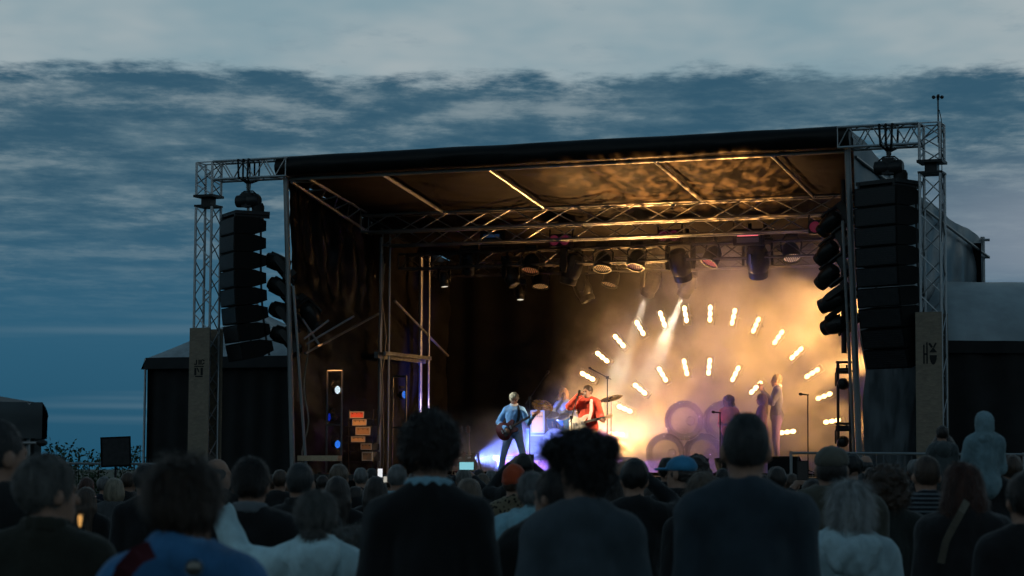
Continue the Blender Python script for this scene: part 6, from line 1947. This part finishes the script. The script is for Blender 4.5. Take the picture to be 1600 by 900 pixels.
mic_stand(893, 1.5, 652, 'microphone stand with slanting boom before the singer', (902, 622))
mic_stand(828, 2.6, 622, 'microphone stand with tall boom behind the guitarist', (850, 590))
mic_stand(949, YD - 0.2, 590, 'overhead microphone stand above the drums', (930, 580), RZ)
mic_stand(1125, 3.6, 645, 'microphone stand before the clear spheres')
t = bpy.data.objects
# ------------------------------------------------------------------ amplifiers, cases, guitars on a rack, monitors
M_TOLEX = mat('amp_covering', (0.030, 0.028, 0.027), 0.7, var=0.2, vscale=40)
M_GRIL = mat('amp_grille_cream', (0.55, 0.26, 0.07), 0.8, var=0.15, vscale=50)
def amp(p0, p1, y, depth, label, front, name='guitar_amplifier', cat='amplifier', group=None, knobs=5):
    (x0, z1), (x1, z0) = st(p0[0], p0[1], y), st(p1[0], p1[1], y)
    w_, h_ = x1 - x0, z1 - z0
    c = S((x0 + x1) / 2, y, (z0 + z1) / 2)
    t = thing(name, label, cat, c - EZ * h_ / 2, group)
    MB().box(c + EY * depth / 2, (w_, depth, h_), AX).build('cabinet', M_TOLEX, t)
    f = 0.07 * min(w_, h_) + 0.008
    MB().box(c - EY * 0.006, (w_ - 2 * f, 0.012, h_ - 2 * f), AX).build('front_panel', front, t)
    for s_ in (-1, 1):
        MB().box(c - EY * 0.009 + EZ * s_ * (h_ / 2 - f / 2), (w_, 0.018, f), AX).build('trim', MATS['amp_trim'], t)
        MB().box(c - EY * 0.009 + EX * s_ * (w_ / 2 - f / 2), (f, 0.018, h_ - 2 * f), AX).build('trim', MATS['amp_trim'], t)
    for k in range(knobs):
        MB().lathe([(0.010, 0.012), (0.009, 0.024), (0.0, 0.025)], c + EX * (w_ * (-0.3 + 0.6 * k / max(1, knobs - 1))) + EZ * (h_ * 0.22), -EY, 8).build('knob', M_BLK, t)
mat('amp_trim', (0.40, 0.36, 0.30), 0.4, 0.6)
amp((829, 641), (851, 677), 4.0, 0.3, 'guitar amplifier with glowing cream front behind the guitarist', M_GRIL)
amp((827, 679), (853, 712), 4.05, 0.4, 'dark speaker cabinet under the cream amplifier', mat('amp_grille_dark', (0.05, 0.05, 0.055), 0.8), knobs=0)
amp((711, 707), (738, 748), 3.4, 0.35, 'dark amplifier behind the guitar rack, left of the mist', MATS['amp_grille_dark'])
cases = [((547, 643), (569, 653.5), 'topmost small rack unit with a red panel in the left wing', mat('panel_red', (0.42, 0.07, 0.05), 0.5)),
         ((551, 655), (573, 665), 'pale-framed rack unit second from the top in the left wing', mat('panel_tan', (0.34, 0.22, 0.12), 0.6)),
         ((556, 667), (579, 680), 'deeper rack unit with grille, third from the top in the left wing', mat('panel_brown', (0.24, 0.15, 0.085), 0.6)),
         ((549, 682), (571, 691), 'pale-framed rack unit fourth from the top in the left wing', MATS['panel_tan']),
         ((564, 693), (581, 703), 'dim rack unit second from the bottom in the left wing', MATS['panel_brown']),
         ((566, 706), (582, 720), 'dim rack unit lowest in the left wing', MATS['panel_brown'])]
for a_, b_, lab, fm in cases:
    amp(a_, b_, 2.2, 0.35, lab, fm, 'rack_unit', 'rack unit', 'rack units in the left wing', 3)
# the shelf frame they stand on
x0, _ = st(546, 650, 2.4); x1, _ = st(584, 650, 2.4)
t = thing('equipment_shelf', 'black shelf frame holding the rack units in the left wing', 'shelf', S((x0 + x1) / 2, 2.4, DZ))
for x in (x0, x1):
    rod('upright', S(x, 2.4, DZ), S(x, 2.4, st(545, 640, 2.4)[1]), 0.014, M_BLKMET, t)
for v in (654.5, 666, 681, 692, 704.5, 721.5):
    z = st(560, v, 2.3)[1]
    MB().box(S((x0 + x1) / 2, 2.38, z - 0.003), (x1 - x0, 0.36, 0.008), AX).build('shelf_board', M_BLKMET, t)
# spare guitars
xg = on_stage(729, 3.0)
t = thing('guitar_rack', 'small guitar rack at the left of the mist', 'guitar rack', S(xg, 3.0, DZ))
rod('bar', S(xg - 0.25, 3.0, DZ + 0.45), S(xg + 0.25, 3.0, DZ + 0.45), 0.014, M_BLKMET, t)
for s_ in (-1, 1):
    rod('leg', S(xg + 0.25 * s_, 3.0, DZ + 0.45), S(xg + 0.25 * s_, 2.8, DZ), 0.014, M_BLKMET, t)
    rod('leg', S(xg + 0.25 * s_, 3.0, DZ + 0.45), S(xg + 0.25 * s_, 3.25, DZ), 0.014, M_BLKMET, t)
guitar(S(xg - 0.10, 2.9, DZ + 0.27), D(-0.10, 0.22, 1), D(0, -1, 0.2), 'hollow', 'dark guitar in the rack, left one', M_SUN, M_BLK, M_MAHOG, 'guitars in the rack')
guitar(S(xg + 0.12, 2.9, DZ + 0.27), D(-0.16, 0.22, 1), D(0, -1, 0.2), 'offset', 'dark guitar in the rack, right one', M_BLK, M_BLK, M_MAHOG, 'guitars in the rack')
def monitor(u, y, label):
    x = on_stage(u, y)
    t = thing('floor_monitor', label, 'floor monitor', S(x, y, DZ), 'floor monitors')
    MB().prism([S(x - 0.3, y - 0.2, DZ + 0.01), S(x - 0.3, y + 0.22, DZ + 0.01), S(x - 0.3, y + 0.20, DZ + 0.16), S(x - 0.3, y - 0.12, DZ + 0.40), S(x - 0.3, y - 0.2, DZ + 0.38)], EX * 0.6).build('cabinet', M_CAB, t)
    MB().box(S(x, y + 0.045, DZ + 0.285), (0.54, 0.36, 0.012), (EX, (EY * 0.8 - EZ * 0.6), (EY * 0.6 + EZ * 0.8))).build('grille', M_BLKMET, t)
monitor(1228, 1.5, 'dark floor monitor left of the fence post, right front of stage')
# thin cables down the left masts
for (x, y, zt, dx) in ((0.20, Y1 - 0.06, 6.4, 0.05), (0.18, Y1 + 0.1, 6.2, -0.04), (0.08, 0.9, 4.6, 0.06)):
    pts = [S(x + dx * math.sin(k * 0.9), y + 0.03 * math.cos(k * 1.3), zt - (zt - DZ - 0.02) * k / 14) for k in range(15)]
    MB().path(pts, 0.016, 6).build('cable', mat('cable_grey_tan', (0.20, 0.18, 0.15), 0.5), stage, True)  # all cables one even greyish tan
